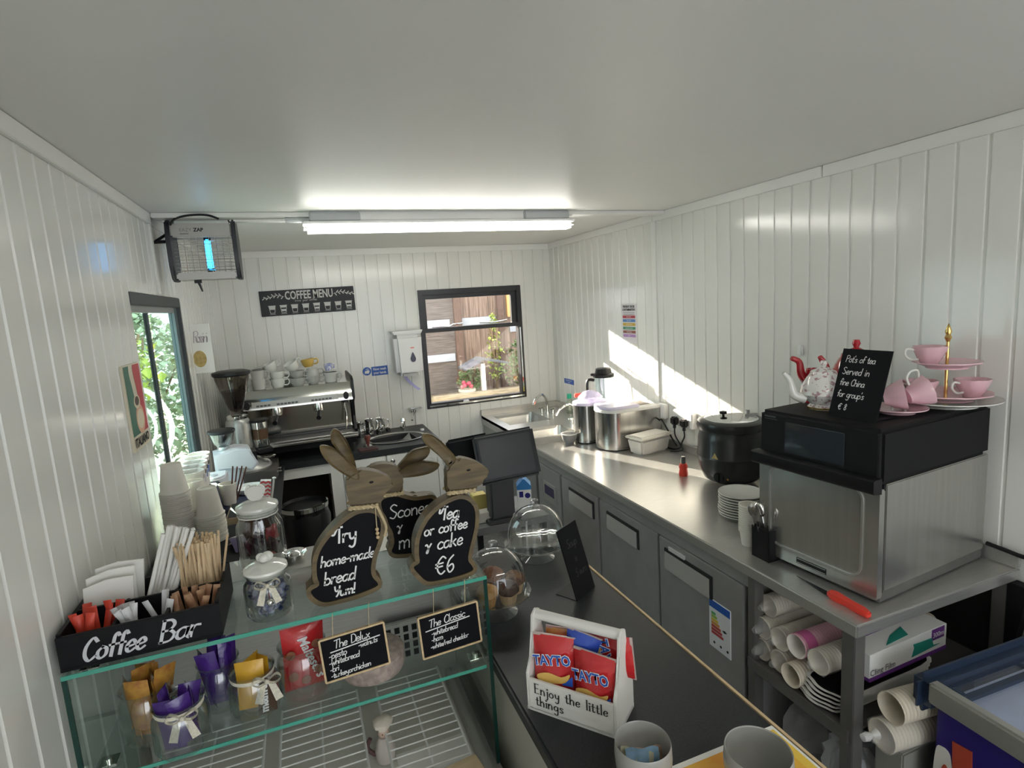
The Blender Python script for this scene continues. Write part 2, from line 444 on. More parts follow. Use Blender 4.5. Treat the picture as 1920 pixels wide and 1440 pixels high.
# trims under the ceiling
m = MB(); m.box(XL, XL+.014, YF, 2.71, 2.2, ZC-.001, b=.002); m.struct('trim_1', TRIM)
m = MB(); m.box(XL, XL+.006, 2.71, YB, 2.2, ZC-.001); m.struct('trim_2', TRIM)
m = MB(); m.box(XL, XR, YB-.014, YB, 2.2, ZC-.001, b=.002); m.struct('trim_3', TRIM)
m = MB(); m.box(XR-.012, XR, YF, 1.70, 2.2, ZC-.001, b=.002); m.box(XR-.012, XR, 1.705, 2.83, 2.2, ZC-.001, b=.002); m.box(XR-.012, XR, 2.83, YB-.014, 2.2, ZC-.001, b=.002); m.struct('trim_4', TRIM)
m = MB(); m.box(XL+.014, XR-.012, 2.71, 2.775, 2.225, ZC-.001, b=.003); m.box(XL+.014, XR-.012, 2.795, 2.81, 2.226, ZC-.001, b=.002); m.struct('trim_5', TRIM)
m = MB(); m.box(XR-.010, XR, 2.812, 2.852, .93, 2.2, b=.002); m.struct('trim_6', TRIM)
m = MB(); m.box(XL, XL+.010, 2.70, 2.73, DZ1+.005, 2.2, b=.002); m.struct('trim_7', TRIM)
m = MB(); m.box(.775, .805, YB-.008, YB, 0, WZ0-.004, b=.002); m.struct('trim_8', TRIM)

# ---- window_1 at the back
WF = mat('window_black_frame', (.020, .020, .024), .3)
root = bpy.data.objects.new('window_1', None); COL.objects.link(root); root['kind'] = 'structure'; root.location = (WX0, YB, WZ0)
W, H = WX1-WX0, WZ1-WZ0
m = MB()
for a in ((0, .036, 0, H), (W-.036, W, 0, H), (.036, W-.036, 0, .04), (.036, W-.036, H-.04, H), (.036, W-.036, .590, .622)):
    m.box(a[0], a[1], -.008, .062, a[2], a[3], b=.003)
m.build('frame', WF, root)
m = MB()
for a in ((.034, .062, .60, H-.038), (W-.078, W-.034, .60, H-.038), (.062, W-.078, .60, .622), (.062, W-.078, H-.072, H-.038)):
    m.box(a[0], a[1], .02, .058, a[2], a[3], b=.003)
m.build('top_sash', WF, root)
m = MB(); m.box(.03, W-.03, .040, .045, .035, .59); m.box(.06, W-.075, .040, .045, .62, H-.07); m.build('pane', GLASS, root)
m = MB(); m.box(.02, W-.02, -.014, -.002, .014, .026, b=.002); m.box(W-.03, W-.018, -.013, -.004, .05, .58, b=.002); m.build('chrome_strip', CHROME, root)
m = MB(); m.tube([(.09, -.018, .632), (.22, -.018, .628), (.25, -.022, .642), (.33, -.022, .645)], .006, 6); m.tube([(.47, -.02, .640), (.60, -.02, .636), (.70, -.02, .645)], .006, 6); m.build('window_stay', CHROME, root)
m = MB(); m.box(.29, .335, -.03, -.008, .024, .04, b=.004); m.build('handle', WHITE, root)

# ---- door_1: the sliding glazed opening on the left
root = bpy.data.objects.new('door_1', None); COL.objects.link(root); root['kind'] = 'structure'; root.location = (XL, DY0, DZ0)
L, H = DY1-DY0, DZ1-DZ0
m = MB()
m.box(-.05, .002, L-.03, L, 0, H, b=.003); m.box(-.05, .002, 0, L-.03, H-.045, H, b=.003); m.box(-.05, -.02, 0, .03, 0, H-.045); m.box(-.05, .002, .03, L-.03, 0, .03)
m.build('frame', DGREY, root)
m = MB(); m.box(-.05, -.035, L*.42, L*.42+.022, .03, H-.045); m.build('stile', BLACK, root)
m = MB(); m.box(-.035, -.012, L-.10, L-.032, .03, H-.045); m.build('stile', mat('stile_teal_grey', (.10, .14, .15), .3), root)
m = MB(); m.box(-.045, -.012, .03, L-.10, H-.07, H-.045); m.build('track', mat('track_grey', (.35, .36, .36), .35, .6), root)
m = MB(); m.box(-.045, -.041, .03, L*.42, .03, H-.06); m.box(-.026, -.022, L*.42, L-.10, .03, H-.06); m.build('pane', thin_glass('door_glass', (.82, .95, .93), .02, .5), root)

# ---------------------------------------------------------------- outside
SOIL = mat('garden_soil', (.20, .15, .10), .9, var=.5, scale=6)
m = MB(); m.box(-9, 12, -8, 14, -.30, -.13); m.struct('ground_outside', SOIL)
m = MB(); m.box(-6, 8, -9, YF-.2, -.13, -.02); m.struct('bounce_slab_outside', mat('pale_bounce', (.55, .55, .53), .8, var=.2, scale=2))  # unseen pale slab, added to bounce daylight up to the ceiling
FENCE = mat('brown_fence_wood', (.30, .215, .165), .85, col2=(.15, .10, .075), scale=5, stretch=(14, 14, .7), bump=.3)
FENCEG = mat('weathered_board', (.17, .145, .13), .85, col2=(.10, .082, .07), scale=5, stretch=(1, 1, 14), bump=.3)
fr = T('garden_fence', 'tall brown timber fence of upright boards seen through the back window', 'fence', (1.93, 7.0, -.13))
for i in range(12):
    b = MB(); w = .135
    b.box(i*w, i*w+w-.002, random.uniform(-.01, .01), .03, 0, 2.14+random.uniform(-.02, .02), b=.004); b.build('board', FENCE, fr)
b = MB(); b.box(0, 1.6, .03, .08, .5, .58); b.build('rail', FENCE, fr)
b = MB()
for i in range(17): b.box(0, 1.95, 0, .03+.010*(i % 2), i*.125, i*.125+.1255)
b.thing('weathered_fence', FENCEG, 'dark weathered fence of level boards left of the upright fence', 'fence', loc=(-.10, 6.93, -.13))
PB = mat('post_brown', (.16, .10, .075), .85, var=.3, scale=9, stretch=(9, 9, 1))
b = MB(); b.box(0, .10, 0, .10, 0, 2.16, b=.006); b.thing('fence_post', PB, 'dark square timber post between the two garden fences', 'post', loc=(1.84, 6.90, -.13))
b = MB(); b.box(0, .09, 0, .06, 0, 2.12, b=.006); b.thing('fence_post', PB, 'dark timber post standing against the upright boards beside the orange timber', 'post', loc=(2.43, 6.925, -.13))
b = MB(); b.box(0, .06, 0, .05, 0, .42, b=.004); b.thing('timber_offcut', mat('orange_timber', (.62, .36, .14), .7), 'orange new timber upright high on the fence', 'timber', loc=(2.57, 6.945, 1.60))
GB = mat('pale_grey_board', (.40, .42, .46), .6, var=.15, scale=8)
for k, (x, y, z, w_, lb) in enumerate(((1.44, 6.905, 1.53, .34, 'pale grey plank across the dark fence, upper left'), (1.95, 6.968, 1.53, .46, 'long pale grey plank across the middle of the fence'), (1.46, 6.905, 1.10, .36, 'pale grey plank low on the dark fence'), (2.60, 6.968, 1.40, .36, 'pale plank at the right of the fence under the window bar'))):
    b = MB(); b.box(0, w_, 0, .025, 0, .095, b=.003); b.thing('plank', GB, lb, 'plank', 'planks nailed to the fence', loc=(x, y, z))
b = MB(); b.box(0, 2.6, 0, .80, 0, .84); b.thing('raised_bed', mat('bed_soil', (.26, .20, .12), .9, var=.5, scale=7), 'raised earth bed along the garden fence', 'garden bed', loc=(.9, 6.02, -.13))
BZ = .71
t = T('bird_table', 'small white bird table with a dark slate roof outside the back window', 'bird table', (1.96, 6.25, BZ))
b = MB(); b.box(-.025, .025, -.025, .025, 0, .40, b=.003); b.build('post', WPAINT, t)
b = MB(); b.box(-.15, .15, -.12, .12, 0, .02, b=.003); b.build('base', WPAINT, t)
b = MB(); b.prism([(-.25, .37), (-.02, .47), (.27, .40), (.27, .375), (-.02, .445), (-.25, .345)], -.16, .16, 'xz'); b.build('roof', mat('slate_roof', (.13, .135, .15), .6, var=.4, scale=12), t)
LEAF = mat('garden_leaf', (.24, .34, .14), .6, var=.5, scale=3)
LEAFY = mat('yellow_green_leaf', (.45, .55, .10), .6, var=.4, scale=3)  # leaf colour of the yellow-green plants
def bush(name, label, loc, rad, hgt, n, mt, size=.06, cat='plant', stemm=SOIL):
    t = T(name, label, cat, loc); b = MB(); rg = random.Random(n)
    for i in range(n):
        a = rg.uniform(0, 2*PI); r = rad*math.sqrt(rg.random()); z = rg.uniform(.15, 1)*hgt
        r *= math.sin(PI*min(.95, .15+z/hgt*.8))
        M0 = Matrix.Translation((r*math.cos(a), r*math.sin(a), z)) @ Matrix.Rotation(rg.uniform(0, 6.28), 4, 'Z') @ Matrix.Rotation(rg.uniform(-1, 1), 4, 'X')
        s_ = size*rg.uniform(.6, 1.2)
        b.add([tuple(M0 @ Vector(q)) for q in ((0, 0, 0), (s_*.45, s_*.5, s_*.1), (0, s_*1.2, 0), (-s_*.45, s_*.5, s_*.1))], [(0, 1, 2), (0, 2, 3)])
    o = b.build('foliage', mt, t, 0); o['kind'] = 'stuff'
    b = MB()
    for i in range(5): b.tube([(0, 0, 0), (rad*.3*math.cos(i*1.3), rad*.3*math.sin(i*1.3), hgt*.5), (rad*.6*math.cos(i*1.3), rad*.6*math.sin(i*1.3), hgt*.85)], .012, 5)
    b.build('stem', mat('twig', (.20, .13, .08), .8), t); return t
bush('shrub', 'leafy green shrub against the fence right of the bird table', (2.50, 6.42, BZ), .22, .62, 500, LEAF, .05)
bush('shrub', 'tall thin yellowish shrub in front of the brown fence', (2.28, 6.70, BZ), .10, .95, 260, LEAFY, .045)
bush('shrub', 'low dark green plant behind the bird table post', (1.90, 6.60, BZ), .17, .36, 300, LEAF, .05)
t = T('plant_pot', 'pale round flower pot left of the bird table outside', 'plant pot', (1.74, 6.20, BZ))
b = MB(); b.lathe([(0, 0), (.07, 0), (.09, .10), (.10, .10), (.10, .125), (.085, .125), (.08, .10), (0, .09)]); b.build('pot', mat('pale_pot', (.50, .46, .36), .7), t)
b = MB()
for i in range(7): b.ball((.05*math.cos(i), .05*math.sin(i), .155+.02*(i % 3)), .025, 8)
b.build('red_flower', mat('flower_red', (.45, .06, .10), .6), t)
b = MB(); b.box(-.7, .7, -.05, .05, 0, .10, b=.01); b.thing('sleeper', mat('sleeper_wood', (.40, .33, .22), .8, var=.4, scale=8, stretch=(1, 9, 9)), 'bleached timber sleeper along the front of the raised bed outside', 'timber', loc=(2.0, 6.07, BZ))
# outside the sliding glass on the left
b = MB(); b.box(-8, 0, 0, 5, 0, .02); b.thing('patio', mat('pale_paving', (.50, .50, .47), .8, var=.2, scale=2), 'pale paving outside the sliding glass', 'paving', loc=(-.75, .5, -.13))
t = bush('hedge', 'green hedge outside the sliding glass on the left', (-2.0, 8.2, -.13), 1.15, 2.1, 4200, mat('hedge_leaf', (.42, .50, .34), .6, var=.3, scale=3), .10, 'hedge')
t = bush('sun_block_tree', 'unseen garden tree added so its crown shades the sliding glass', (-1.80, 6.1, 2.28), .62, 1.15, 1500, LEAF, .13, 'tree')  # unseen tree, added to block the higher sun through the sliding glass
b = MB(); b.tube([(-.25, .25, -2.41), (-.12, .1, -1.2), (0, 0, .3)], [.08, .06, .04], 8); b.build('trunk', mat('twig', (.20, .13, .08), .8), t)
t = bush('golden_bush', 'yellow-green bush beyond the sliding glass', (-1.5, 5.75, 1.0), .34, .85, 500, LEAFY, .09, 'plant')
b = MB(); b.cyl((0, 0, -1.13), .05, 1.2); b.build('stem', mat('twig', (.2, .13, .08), .8), t)
t = T('garden_chair', 'round-backed white metal garden chair outside the sliding glass', 'chair', (-1.08, 4.4, -.11))
b = MB(); b.tube([(.24*math.cos(i*PI/10), -.2, 1.25+.28*math.sin(i*PI/10)) for i in range(20)], .016, 6, closed=True); b.tube([(.15*math.cos(i*PI/10), -.2, 1.25+.18*math.sin(i*PI/10)) for i in range(20)], .010, 6, closed=True); b.build('back', WHITE, t)
b = MB(); b.lathe([(0, .50), (.24, .50), (.25, .52), (.24, .54), (0, .54)]); b.build('seat', WHITE, t)
for sx in (-.18, .18):
    for sy in (-.18, .18):
        b = MB(); b.tube([(sx, sy, 0), (sx*.9, sy*.9, .5)] if sy > 0 else [(sx, sy, 0), (sx*1.1, -.2, 1.08)], .012, 6); b.build('leg', WHITE, t)

# ---------------------------------------------------------------- ceiling light
def batten(lab, loc):
    t = T('batten_light', lab, 'ceiling light', loc)
    b = MB(); b.box(0, .22, -.045, .045, -.045, 0, b=.006); b.build('end_box', mat('batten_grey', (.45, .47, .48), .4), t)
    b = MB(); b.box(1.02, 1.27, -.045, .045, -.045, 0, b=.006); b.build('end_box', MT['batten_grey'], t)
    b = MB(); b.box(.03, 1.24, -.03, .03, -.04, 0, b=.004); b.box(-.028, 1.298, -.052, .052, -.056, -.044, b=.003); b.build('body', WHITE, t)
    b = MB(); b.box(-.026, 1.296, -.048, .048, -.088, -.057, b=.015, seg=4); b.build('diffuser', mat('lit_diffuser', (1, 1, 1), .4, emit=(1, .975, .90), estr=12), t)
    b = MB(); b.cyl((-.10, 0, -.032), .012, .10, 'x'); b.build('cable_gland', mat('batten_grey', (.45, .47, .48), .4), t)
batten('long lit white LED batten on the ceiling joint', (.10, 2.735, ZC))
batten('lit white LED batten over the serving side, nearest the entrance', (.10, -.45, ZC))
b = MB(); b.tube([(XL+.30, 0, 0), (.0, 0, 0)], .009, 6); b.thing('cable_conduit', TRIM, 'white cable conduit running left from the batten light', 'conduit', loc=(0, 2.76, 2.216))
# ---------------------------------------------------------------- fitted units and counters
WT = .9
# --- steel prep counter: worktop over a counter fridge and an open shelf bay
t = T('prep_counter', 'long stainless steel prep counter with fridge doors along the right wall', 'counter', (0, 0, 0))
b = MB(); b.box(1.283, 1.972, .98, 3.19, .862, .9, b=.004)
b.build('worktop', STEEL, t)
b = MB(); b.box(1.955, 1.974, .98, 3.19, .9, .945, b=.003); b.box(1.283, 1.955, 3.176, 3.19, .9, .945, b=.003); b.build('upstand', STEEL, t)
b = MB(); b.box(1.315, 1.95, 1.375, 3.15, .10, .862); b.box(1.297, 1.315, 1.375, 3.15, .815, .860); b.build('carcass', STEELD, t)
VOID = mat('recess_shade_black', (.012, .012, .013), .6)  # black that stands for the shade inside recesses and openings
def fridge_door(y0, y1, hy0, hy1, hz=.772):
    d = MB(); d.box(1.292, 1.318, y0, y1, .15, .812, b=.004); o = d.build('fridge_door', STEELD, t)
    h = MB(); h.box(1.2875, 1.293, hy0-.004, hy1+.004, hz-.086, hz+.004, mi=0, b=.001)
    h.build('recess_shade', [VOID, STEEL], o)  # flat black plate paints the shade inside the pull recess
    h = MB(); h.prism([(1.2895, hz-.084), (1.2895, hz-.010), (1.2872, hz-.010), (1.2845, hz-.084)], hy0+.010, hy1+.001, 'xz'); h.build('handle', mat('lit_pocket_grey', (.46, .45, .43), .4, .3), o)  # lighter grey flap paints the lit inner face of the recess
    return o
fridge_door(1.879, 2.364, 2.02, 2.285); d3 = fridge_door(1.395, 1.871, 1.55, 1.825)
fridge_door(2.372, 2.795, 2.42, 2.69)
b = MB(); b.box(1.290, 1.316, 2.805, 3.13, .15, .812, b=.004); cp = b.build('control_panel', STEELD, t)
b = MB(); b.box(1.286, 1.291, 2.87, 3.04, .60, .72, b=.002); b.build('control_bezel', STEEL, cp)
b = MB(); b.box(1.284, 1.2865, 2.89, 3.02, .645, .70); b.build('display', mat('display_purple', (.04, .03, .09), .15), cp)
b = MB(); b.box(1.2865, 1.293, 1.70, 1.80, .775, .790); b.build('door_label', mat('label_grey', (.55, .55, .54), .5), d3)
b = MB(); b.box(1.2895, 1.2935, 1.455, 1.565, .505, .690, b=.001); el = b.build('energy_label', mat('label_white', (.70, .73, .76), .5), d3)
b = MB(); b.box(1.289, 1.290, 1.457, 1.563, .660, .688); b.build('label_header', SIGNBLUE, el)
for i, c in enumerate(((.10, .38, .12), (.28, .48, .08), (.62, .50, .05), (.60, .28, .05), (.50, .08, .05), (.42, .05, .05), (.42, .05, .05))):
    b = MB(); z = .645-i*.0125; b.box(1.2888, 1.2897, 1.552-.022-i*.0065, 1.552, z-.010, z); b.build('label_bar', mat('energy_bar_%s' % 'abcdefg'[i], c, .5), el)
b = MB(); b.prism([(1.472, .596), (1.484, .601), (1.496, .596), (1.484, .591)], 1.2886, 1.2897, 'yz')
for k in range(3): b.lathe([(0, 0), (.005, 0), (.005, .001), (0, .001)], (1.2888, 1.47+k*.034, .528), 10, 0, 'x')
b.build('label_mark', BLACK, el)
b = MB(); b.box(1.29, 1.33, .99, 1.03, 0, .862, b=.002); b.build('leg', STEELK, t)
b = MB(); b.box(1.29, 1.33, 1.345, 1.375, 0, .862, b=.002); b.build('leg', STEELK, t)
b = MB(); b.box(1.93, 1.965, .99, 1.03, 0, .862, b=.002); b.build('leg', STEELK, t)
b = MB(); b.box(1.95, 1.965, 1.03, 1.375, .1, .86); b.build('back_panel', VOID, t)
for z in (.565, .16):
    b = MB(); b.box(1.289, 1.952, 1.0, 1.372, z, z+.008); b.box(1.284, 1.290, 1.0, 1.372, z-.028, z+.012, b=.002); b.build('shelf', STEELK, t)
b = MB(); b.prism([(.935, .862), (.99, .862), (.99, .62), (.965, .66), (.945, .80)], 1.93, 1.965, 'yz'); b.build('bracket', BLACKM, t)

# --- double sink unit in the far right corner
t = T('sink_unit', 'stainless double sink unit in the far corner under the window', 'sink', (0, 0, 0))
def plate_hole(mb, x0, x1, y0, y1, z0, z1, hx0, hx1, hy0, hy1):
    n = 24; pc = rrect(hx0, hx1, hy0, hy1, .05); k = len(pc)//4
    mb.box(x0, x1, y0, hy0, z0, z1); mb.box(x0, x1, hy1, y1, z0, z1); mb.box(x0, hx0, hy0, hy1, z0, z1); mb.box(hx1, x1, hy0, hy1, z0, z1)
b = MB(); sx0 = 1.30
plate_hole(b, sx0, 1.972, 3.73, 4.26, .885, .905, 1.37, 1.70, 3.80, 4.17); plate_hole(b, sx0, 1.972, 3.20, 3.73, .885, .905, 1.37, 1.68, 3.30, 3.60)
b.box(sx0, sx0+.012, 3.20, 4.26, .84, .908); b.box(sx0, 1.972, 3.192, 3.204, .84, .908)
b.build('drainer_top', STEEL, t)
for (x0, x1, y0, y1) in ((1.365, 1.705, 3.795, 4.175), (1.365, 1.685, 3.295, 3.605)):
    b = MB(); P = rrect(x0, x1, y0, y1, .05); Q = rrect(x0+.03, x1-.03, y0+.03, y1-.03, .05); n = len(P)
    b.add([(p[0], p[1], .904) for p in P]+[(p[0], p[1], .74) for p in Q], [(i, (i+1) % n, n+(i+1) % n, n+i) for i in range(n)]+[tuple(range(n, 2*n))]); b.build('basin', STEEL, t)
b = MB(); b.box(sx0, 1.972, 4.26, 4.285, .86, .95, b=.003); b.box(1.955, 1.974, 3.20, 4.26, .86, .95, b=.003); b.build('upstand', STEEL, t)
b = MB(); b.box(1.33, 1.95, 3.3, 4.2, 0, .10); b.box(1.31, 1.325, 3.21, 4.25, 0, .84); b.build('cabinet', STEELD, t)
def swan(name, label, x, y, ang, h=.10):
    t = T(name, label, 'tap', (x, y, .9055), ang)
    b = MB(); b.cyl((0, 0, 0), .022, .012); b.cyl((0, 0, .012), .014, .05); b.build('base', CHROME, t)
    P = crom([(0, 0, .06), (-.01, 0, .06+h*.6), (-.06, 0, .06+h), (-.13, 0, .06+h*.8), (-.17, 0, .06+h*.35)], 6)
    b = MB(); b.tube(P, .010, 8); b.build('spout', CHROME, t)
    for s in (-.055, .055):
        b = MB(); b.cyl((0, s, 0), .013, .035); b.box(-.03, .012, s-.008, s+.008, .035, .047, b=.003); b.build('handle', CHROME, t)
    return t
swan('mixer_tap', 'chrome swan-neck mixer tap at the far sink bowl under the window', 1.77, 4.02, .5)
swan('mixer_tap', 'chrome swan-neck mixer tap at the nearer sink bowl beside the steel bins', 1.76, 3.50, .15)

# --- coffee counter along the back wall
t = T('coffee_counter', 'white coffee counter with black worktop along the back wall', 'counter', (0, 0, 0))
b = MB()
P = rrect(-.52+.005, .825, 3.65, 4.284, .012)
hole = [(.56+.195*math.cos(a), 3.93+.155*math.sin(a)) for a in [-PI/2+2*PI*(i+.5)/len(P) for i in range(len(P))]]
hole2 = []
for p in P:
    a = math.atan2(p[1]-3.93, p[0]-.56); hole2.append((.56+.19*math.cos(a), 3.93+.15*math.sin(a)))
b.prism(P, .862, .9, 'xy', hole=hole2); b.build('worktop', SLATE, t)
b = MB(); b.box(.095, .168, 3.66, 3.69, .1, .862); b.box(.785, .82, 3.66, 4.27, 0, .862); b.box(.095, .12, 3.69, 4.25, 0, .862); b.box(.12, .785, 4.24, 4.26, .0, .862); b.box(.168, .785, 3.675, 3.70, .0, .15); b.build('carcass', WPAINT, t)
b = MB(); b.box(-.20, .095, 3.665, 3.69, .795, .86); b.build('fascia', WPAINT, t)
for x0, x1, kx, s in ((.171, .444, .412, 1), (.449, .782, .484, -1)):
    b = MB(); b.box(x0, x1, 3.655, 3.675, .155, .855, b=.003); d = b.build('door', WPAINT, t)
    b = MB(); b.lathe([(0, 0), (.006, 0), (.006, .012), (.015, .016), (.015, .022), (0, .026)], (0, 0, 0), 14, 0, 'y'); k = b.build('knob', CHROME, d, loc=(kx, 3.656, .818), rz=PI)
b = MB(); b.box(-.515, .095, 4.26, 4.28, .05, .86); b.build('back_board', mat('brown_back_board', (.05, .035, .03), .7), t)
b = MB(); b.box(-.20, .095, 4.05, 4.08, .50, .53); b.build('rail', mat('dark_red_rail', (.12, .03, .03), .6), t)
b = MB(); S = lambda r, h: (r, h)
b.lathe([(1.04, .906), (1.0, .908), (.97, .904), (.93, .89), (.70, .85), (.2, .835), (0, .834)], (.56, 3.93, 0), 40, 0, 'z', .198, .158)
r = b.thing('inset_sink', STEEL, 'oval stainless hand basin set in the black coffee worktop', 'sink')
d = MB(); d.lathe([(.022, .838), (.02, .843), (.012, .843), (.010, .839), (0, .839)], (.56, 3.96, 0), 16); d.build('drain', CHROME, r)
t = T('basin_tap', 'small chrome pillar tap behind the oval basin', 'tap', (.655, 4.16, .9))
b = MB(); b.cyl((0, 0, 0), .018, .07, seg=14); b.build('base', CHROME, t)
b = MB(); b.tube([(0, 0, .05), (-.02, -.05, .06), (-.03, -.09, .045)], .010, 8); b.build('spout', CHROME, t)
b = MB(); b.cyl((0, 0, .07), .020, .022, r2=.016, seg=12); b.build('handle', CHROME, t)
t = T('wall_tap', 'chrome lever tap fixed to the back wall right of the basin', 'tap', (.76, 4.288, 1.02))
b = MB(); b.cyl((0, -.03, 0), .02, .03, 'y', 14); b.build('base', CHROME, t)
b = MB(); b.tube([(0, -.03, 0), (-.02, -.08, -.03), (-.03, -.10, -.06)], .009, 8); b.build('spout', CHROME, t)
b = MB(); b.box(-.03, .06, -.06, -.03, .012, .028, b=.005); b.build('handle', CHROME, t)

# --- side counter along the left wall
t = T('side_counter', 'narrow dark counter along the left wall under the sliding glass', 'counter', (0, 0, 0))
b = MB(); b.box(-.515, -.17, 1.70, 3.645, .865, .9, b=.004); b.build('worktop', SLATE, t)
b = MB(); b.box(-.515, -.20, 1.75, 2.9, 0, .865); b.build('carcass', mat('dark_carcass', (.03, .028, .026), .6), t)
b = MB(); b.box(-.515, -.23, 2.9, 3.62, 0, .10); b.box(-.23, -.205, 3.59, 3.62, .1, .865); b.build('plinth', MT['dark_carcass'], t)

# --- black serving counter on the right of the display case
t = T('serving_counter', 'black serving counter with a raw pine edge, right of the glass case', 'counter', (0, 0, 0))
b = MB(); b.box(.372, .828, .15, 1.86, .862, .9, b=.006, seg=3); b.build('worktop', SLATE, t)
b = MB(); b.box(.828, .835, .15, 1.86, .864, .899); b.build('edging', PINE, t)
b = MB(); b.box(.39, .80, .2, 1.83, 0, .862); b.build('carcass', CREAMP, t)

# --- low table carrying the till
t = T('till_table', 'small grey table holding the till, beyond the serving counter', 'table', (0, 0, 0))
b = MB(); b.box(.685, 1.06, 2.44, 2.78, .715, .75, b=.003); b.build('tabletop', mat('till_grey', (.16, .16, .16), .5), t)
for x in (.70, 1.03):
    for y in (2.46, 2.74):
        b = MB(); b.box(x-.012, x+.012, y-.012, y+.012, 0, .715); b.build('leg', BLACKM, t)

# --- glass display case
CX0, CX1, CY0, CYG, CY1 = -.502, .366, 1.257, 1.53, 1.668
t = T('display_case', 'glass-topped refrigerated display case with wire racks inside', 'display case', (0, 0, 0))
b = MB(); b.box(CX0, CX1, CY0, CYG, 1.129, 1.137, mi=0)
b.build('glass_top', GLASSG, t)
b = MB(); b.box(CX0, CX1, CY0-.0015, CY0, 1.1285, 1.1375); b.build('top_edge', GEDGE, t)
b = MB(); b.box(CX0, CX1, CYG, CY1, 1.118, 1.137, b=.002); b.box(CX0, CX1, CY1-.012, CY1, .80, 1.118); b.box(CX0, CX1, CYG+.01, CYG+.03, 1.085, 1.118); b.build('rear_rail', STEEL, t)
for x, n in ((CX0, 0), (CX1-.008, 1)):
    b = MB(); b.box(x, x+.008, CY0+.004, CY1-.02, .62, 1.128); g = b.build('side_glass', GLASSG, t)
    b = MB(); b.box(x-.0005, x+.0085, CY0, CY0+.004, .62, 1.128); b.build('glass_edge', GEDGED, g)
b = MB(); b.box(CX0+.012, CX1-.016, CY0+.004, 1.46, .893, .90); sh = b.build('glass_shelf', GLASSG, t)
b = MB(); b.box(CX0+.012, CX1-.016, CY0+.002, CY0+.004, .8925, .9005); b.build('shelf_edge', GEDGE, sh)
for x in (CX0+.010, CX1-.045):
    for y, z in ((CY0+.05, .885), (CY0+.05, 1.108)):
        b = MB(); b.box(x, x+.035, y, y+.035, z, z+.006, b=.001); b.cyl((x+.017, y+.017, z-.008), .008, .022, seg=10); b.build('shelf_clip', CHROME, t)
# inner well
WELL = mat('case_well_grey', (.36, .36, .33), .45, .3)
b = MB(); b.box(CX0+.03, CX1-.05, .98, CY1-.03, .60, .615); b.build('well_floor', mat('well_floor_pale', (.62, .61, .55), .45), t)
b = MB(); b.box(CX0+.01, CX1-.01, CY1-.03, CY1-.012, .52, .80); b.build('well_back', WELL, t)
b = MB(); b.box(CX0, CX0+.03, .96, CY1-.02, .45, .62); b.build('well_side', WELL, t)
b = MB(); b.box(CX1-.035, CX1, .96, CY1-.02, .45, .62); b.box(CX1-.05, CX1-.034, 1.0, CY1-.03, .52, .66); b.build('well_side', WELL, t)
b = MB(); b.box(CX0, CX1, .94, CY1, .02, .50); b.box(CX0, CX1, .94, .96, .50, .56); b.build('body', CREAMP, t)
b = MB(); b.box(.13, .33, 1.615, 1.632, .735, .865, b=.003); g = b.build('vent_grille', WELL, t)
b = MB()
for r in range(4):
    for c in range(7): b.box(.145+c*.026, .160+c*.026, 1.6125, 1.616, .752+r*.027, .770+r*.027)
b.build('vent_slots', BLACKM, g)
WIRE = mat('white_wire', (.74, .75, .72), .35)
def rack(x0, x1, lab):
    r = T('wire_rack', lab, 'rack', (0, 0, .70), 0, 'wire racks in the display case')
    b = MB()
    for y in (1.0, 1.64): pass
    for x in (x0, x1): b.tube([(x, .985, 0), (x, 1.60, 0)], .0035, 6)
    b.tube([((x0+x1)/2, .985, -.004), ((x0+x1)/2, 1.60, -.004)], .003, 6)
    b.build('side_rail', WIRE, r)
    b = MB()
    for i in range(21): y = .99+i*.0302; b.tube([(x0, y, .001), (x1, y, .001)], .0019, 5)
    b.build('rungs', WIRE, r)
    return r
b = MB(); b.box(.12, .305, .985, 1.40, 0, .004); b.thing('bright_patch_sheet', PAPER, 'white sheet put in as the bright patch under the right wire rack', 'liner', loc=(0, 0, .6155))  # white sheet put in for the bright patch on the case floor
rack(.098, .285, 'white wire rack at the right end of the case floor')
rack(-.16, .045, 'white wire rack in the middle of the case floor')
rack(-.45, -.20, 'white wire rack at the left end of the case, below the jars')
# ---------------------------------------------------------------- things on and under the prep counter
# --- high-speed oven
OZ = .9
t = T('counter_oven', 'big black and steel high-speed oven at the near end of the prep counter', 'oven', (1.411, 1.023, OZ), math.radians(4.8))
OD, OW, OH = .535, .392, .50
OVS = mat('oven_steel', (.50, .49, .465), .27, .84, var=.08, scale=5, stretch=(12, 12, .6))
b = MB(); b.box(.030, OD, 0, OW, .034, .345, b=.003); b.build('body', OVS, t)
b = MB(); b.box(.022, .032, .003, OW-.003, .03, .345); b.build('door_seam', BLACK, t)
b = MB(); b.box(.02, OD, .004, OW-.004, .004, .034); b.build('plinth', STEELK, t)
b = MB(); b.box(0, OD, -.002, OW+.002, .345, OH, b=.012, seg=3); b.build('hood', BLACKM, t)
b = MB(); b.prism(rrect(.0, OW, .016, .335, .006), .0, .023, 'yz', b=.003); d = b.build('door', OVS, t)
b = MB(); P = rrect(.048, OW-.045, .065, .325, .035, 6); b.prism(offset(P, .006), -.004, .001, 'yz', hole=P); b.build('pressed_rim', STEEL, d)
b = MB(); b.box(-.0015, 0, .15, .25, .028, .046); b.build('door_badge', BLACK, d)
b = MB(); b.box(-.0022, -.0015, .152, .248, .030, .0315); b.box(-.0022, -.0015, .152, .248, .0425, .044); b.build('badge_line', STEEL, d)
b = MB(); b.prism([(0, 0), (-.030, .004), (-.036, .012), (-.036, .040), (-.030, .044), (0, .044)], -.005, OW+.005, 'xz'); b.build('door_handle', BLACK, t, loc=(0, 0, .325))
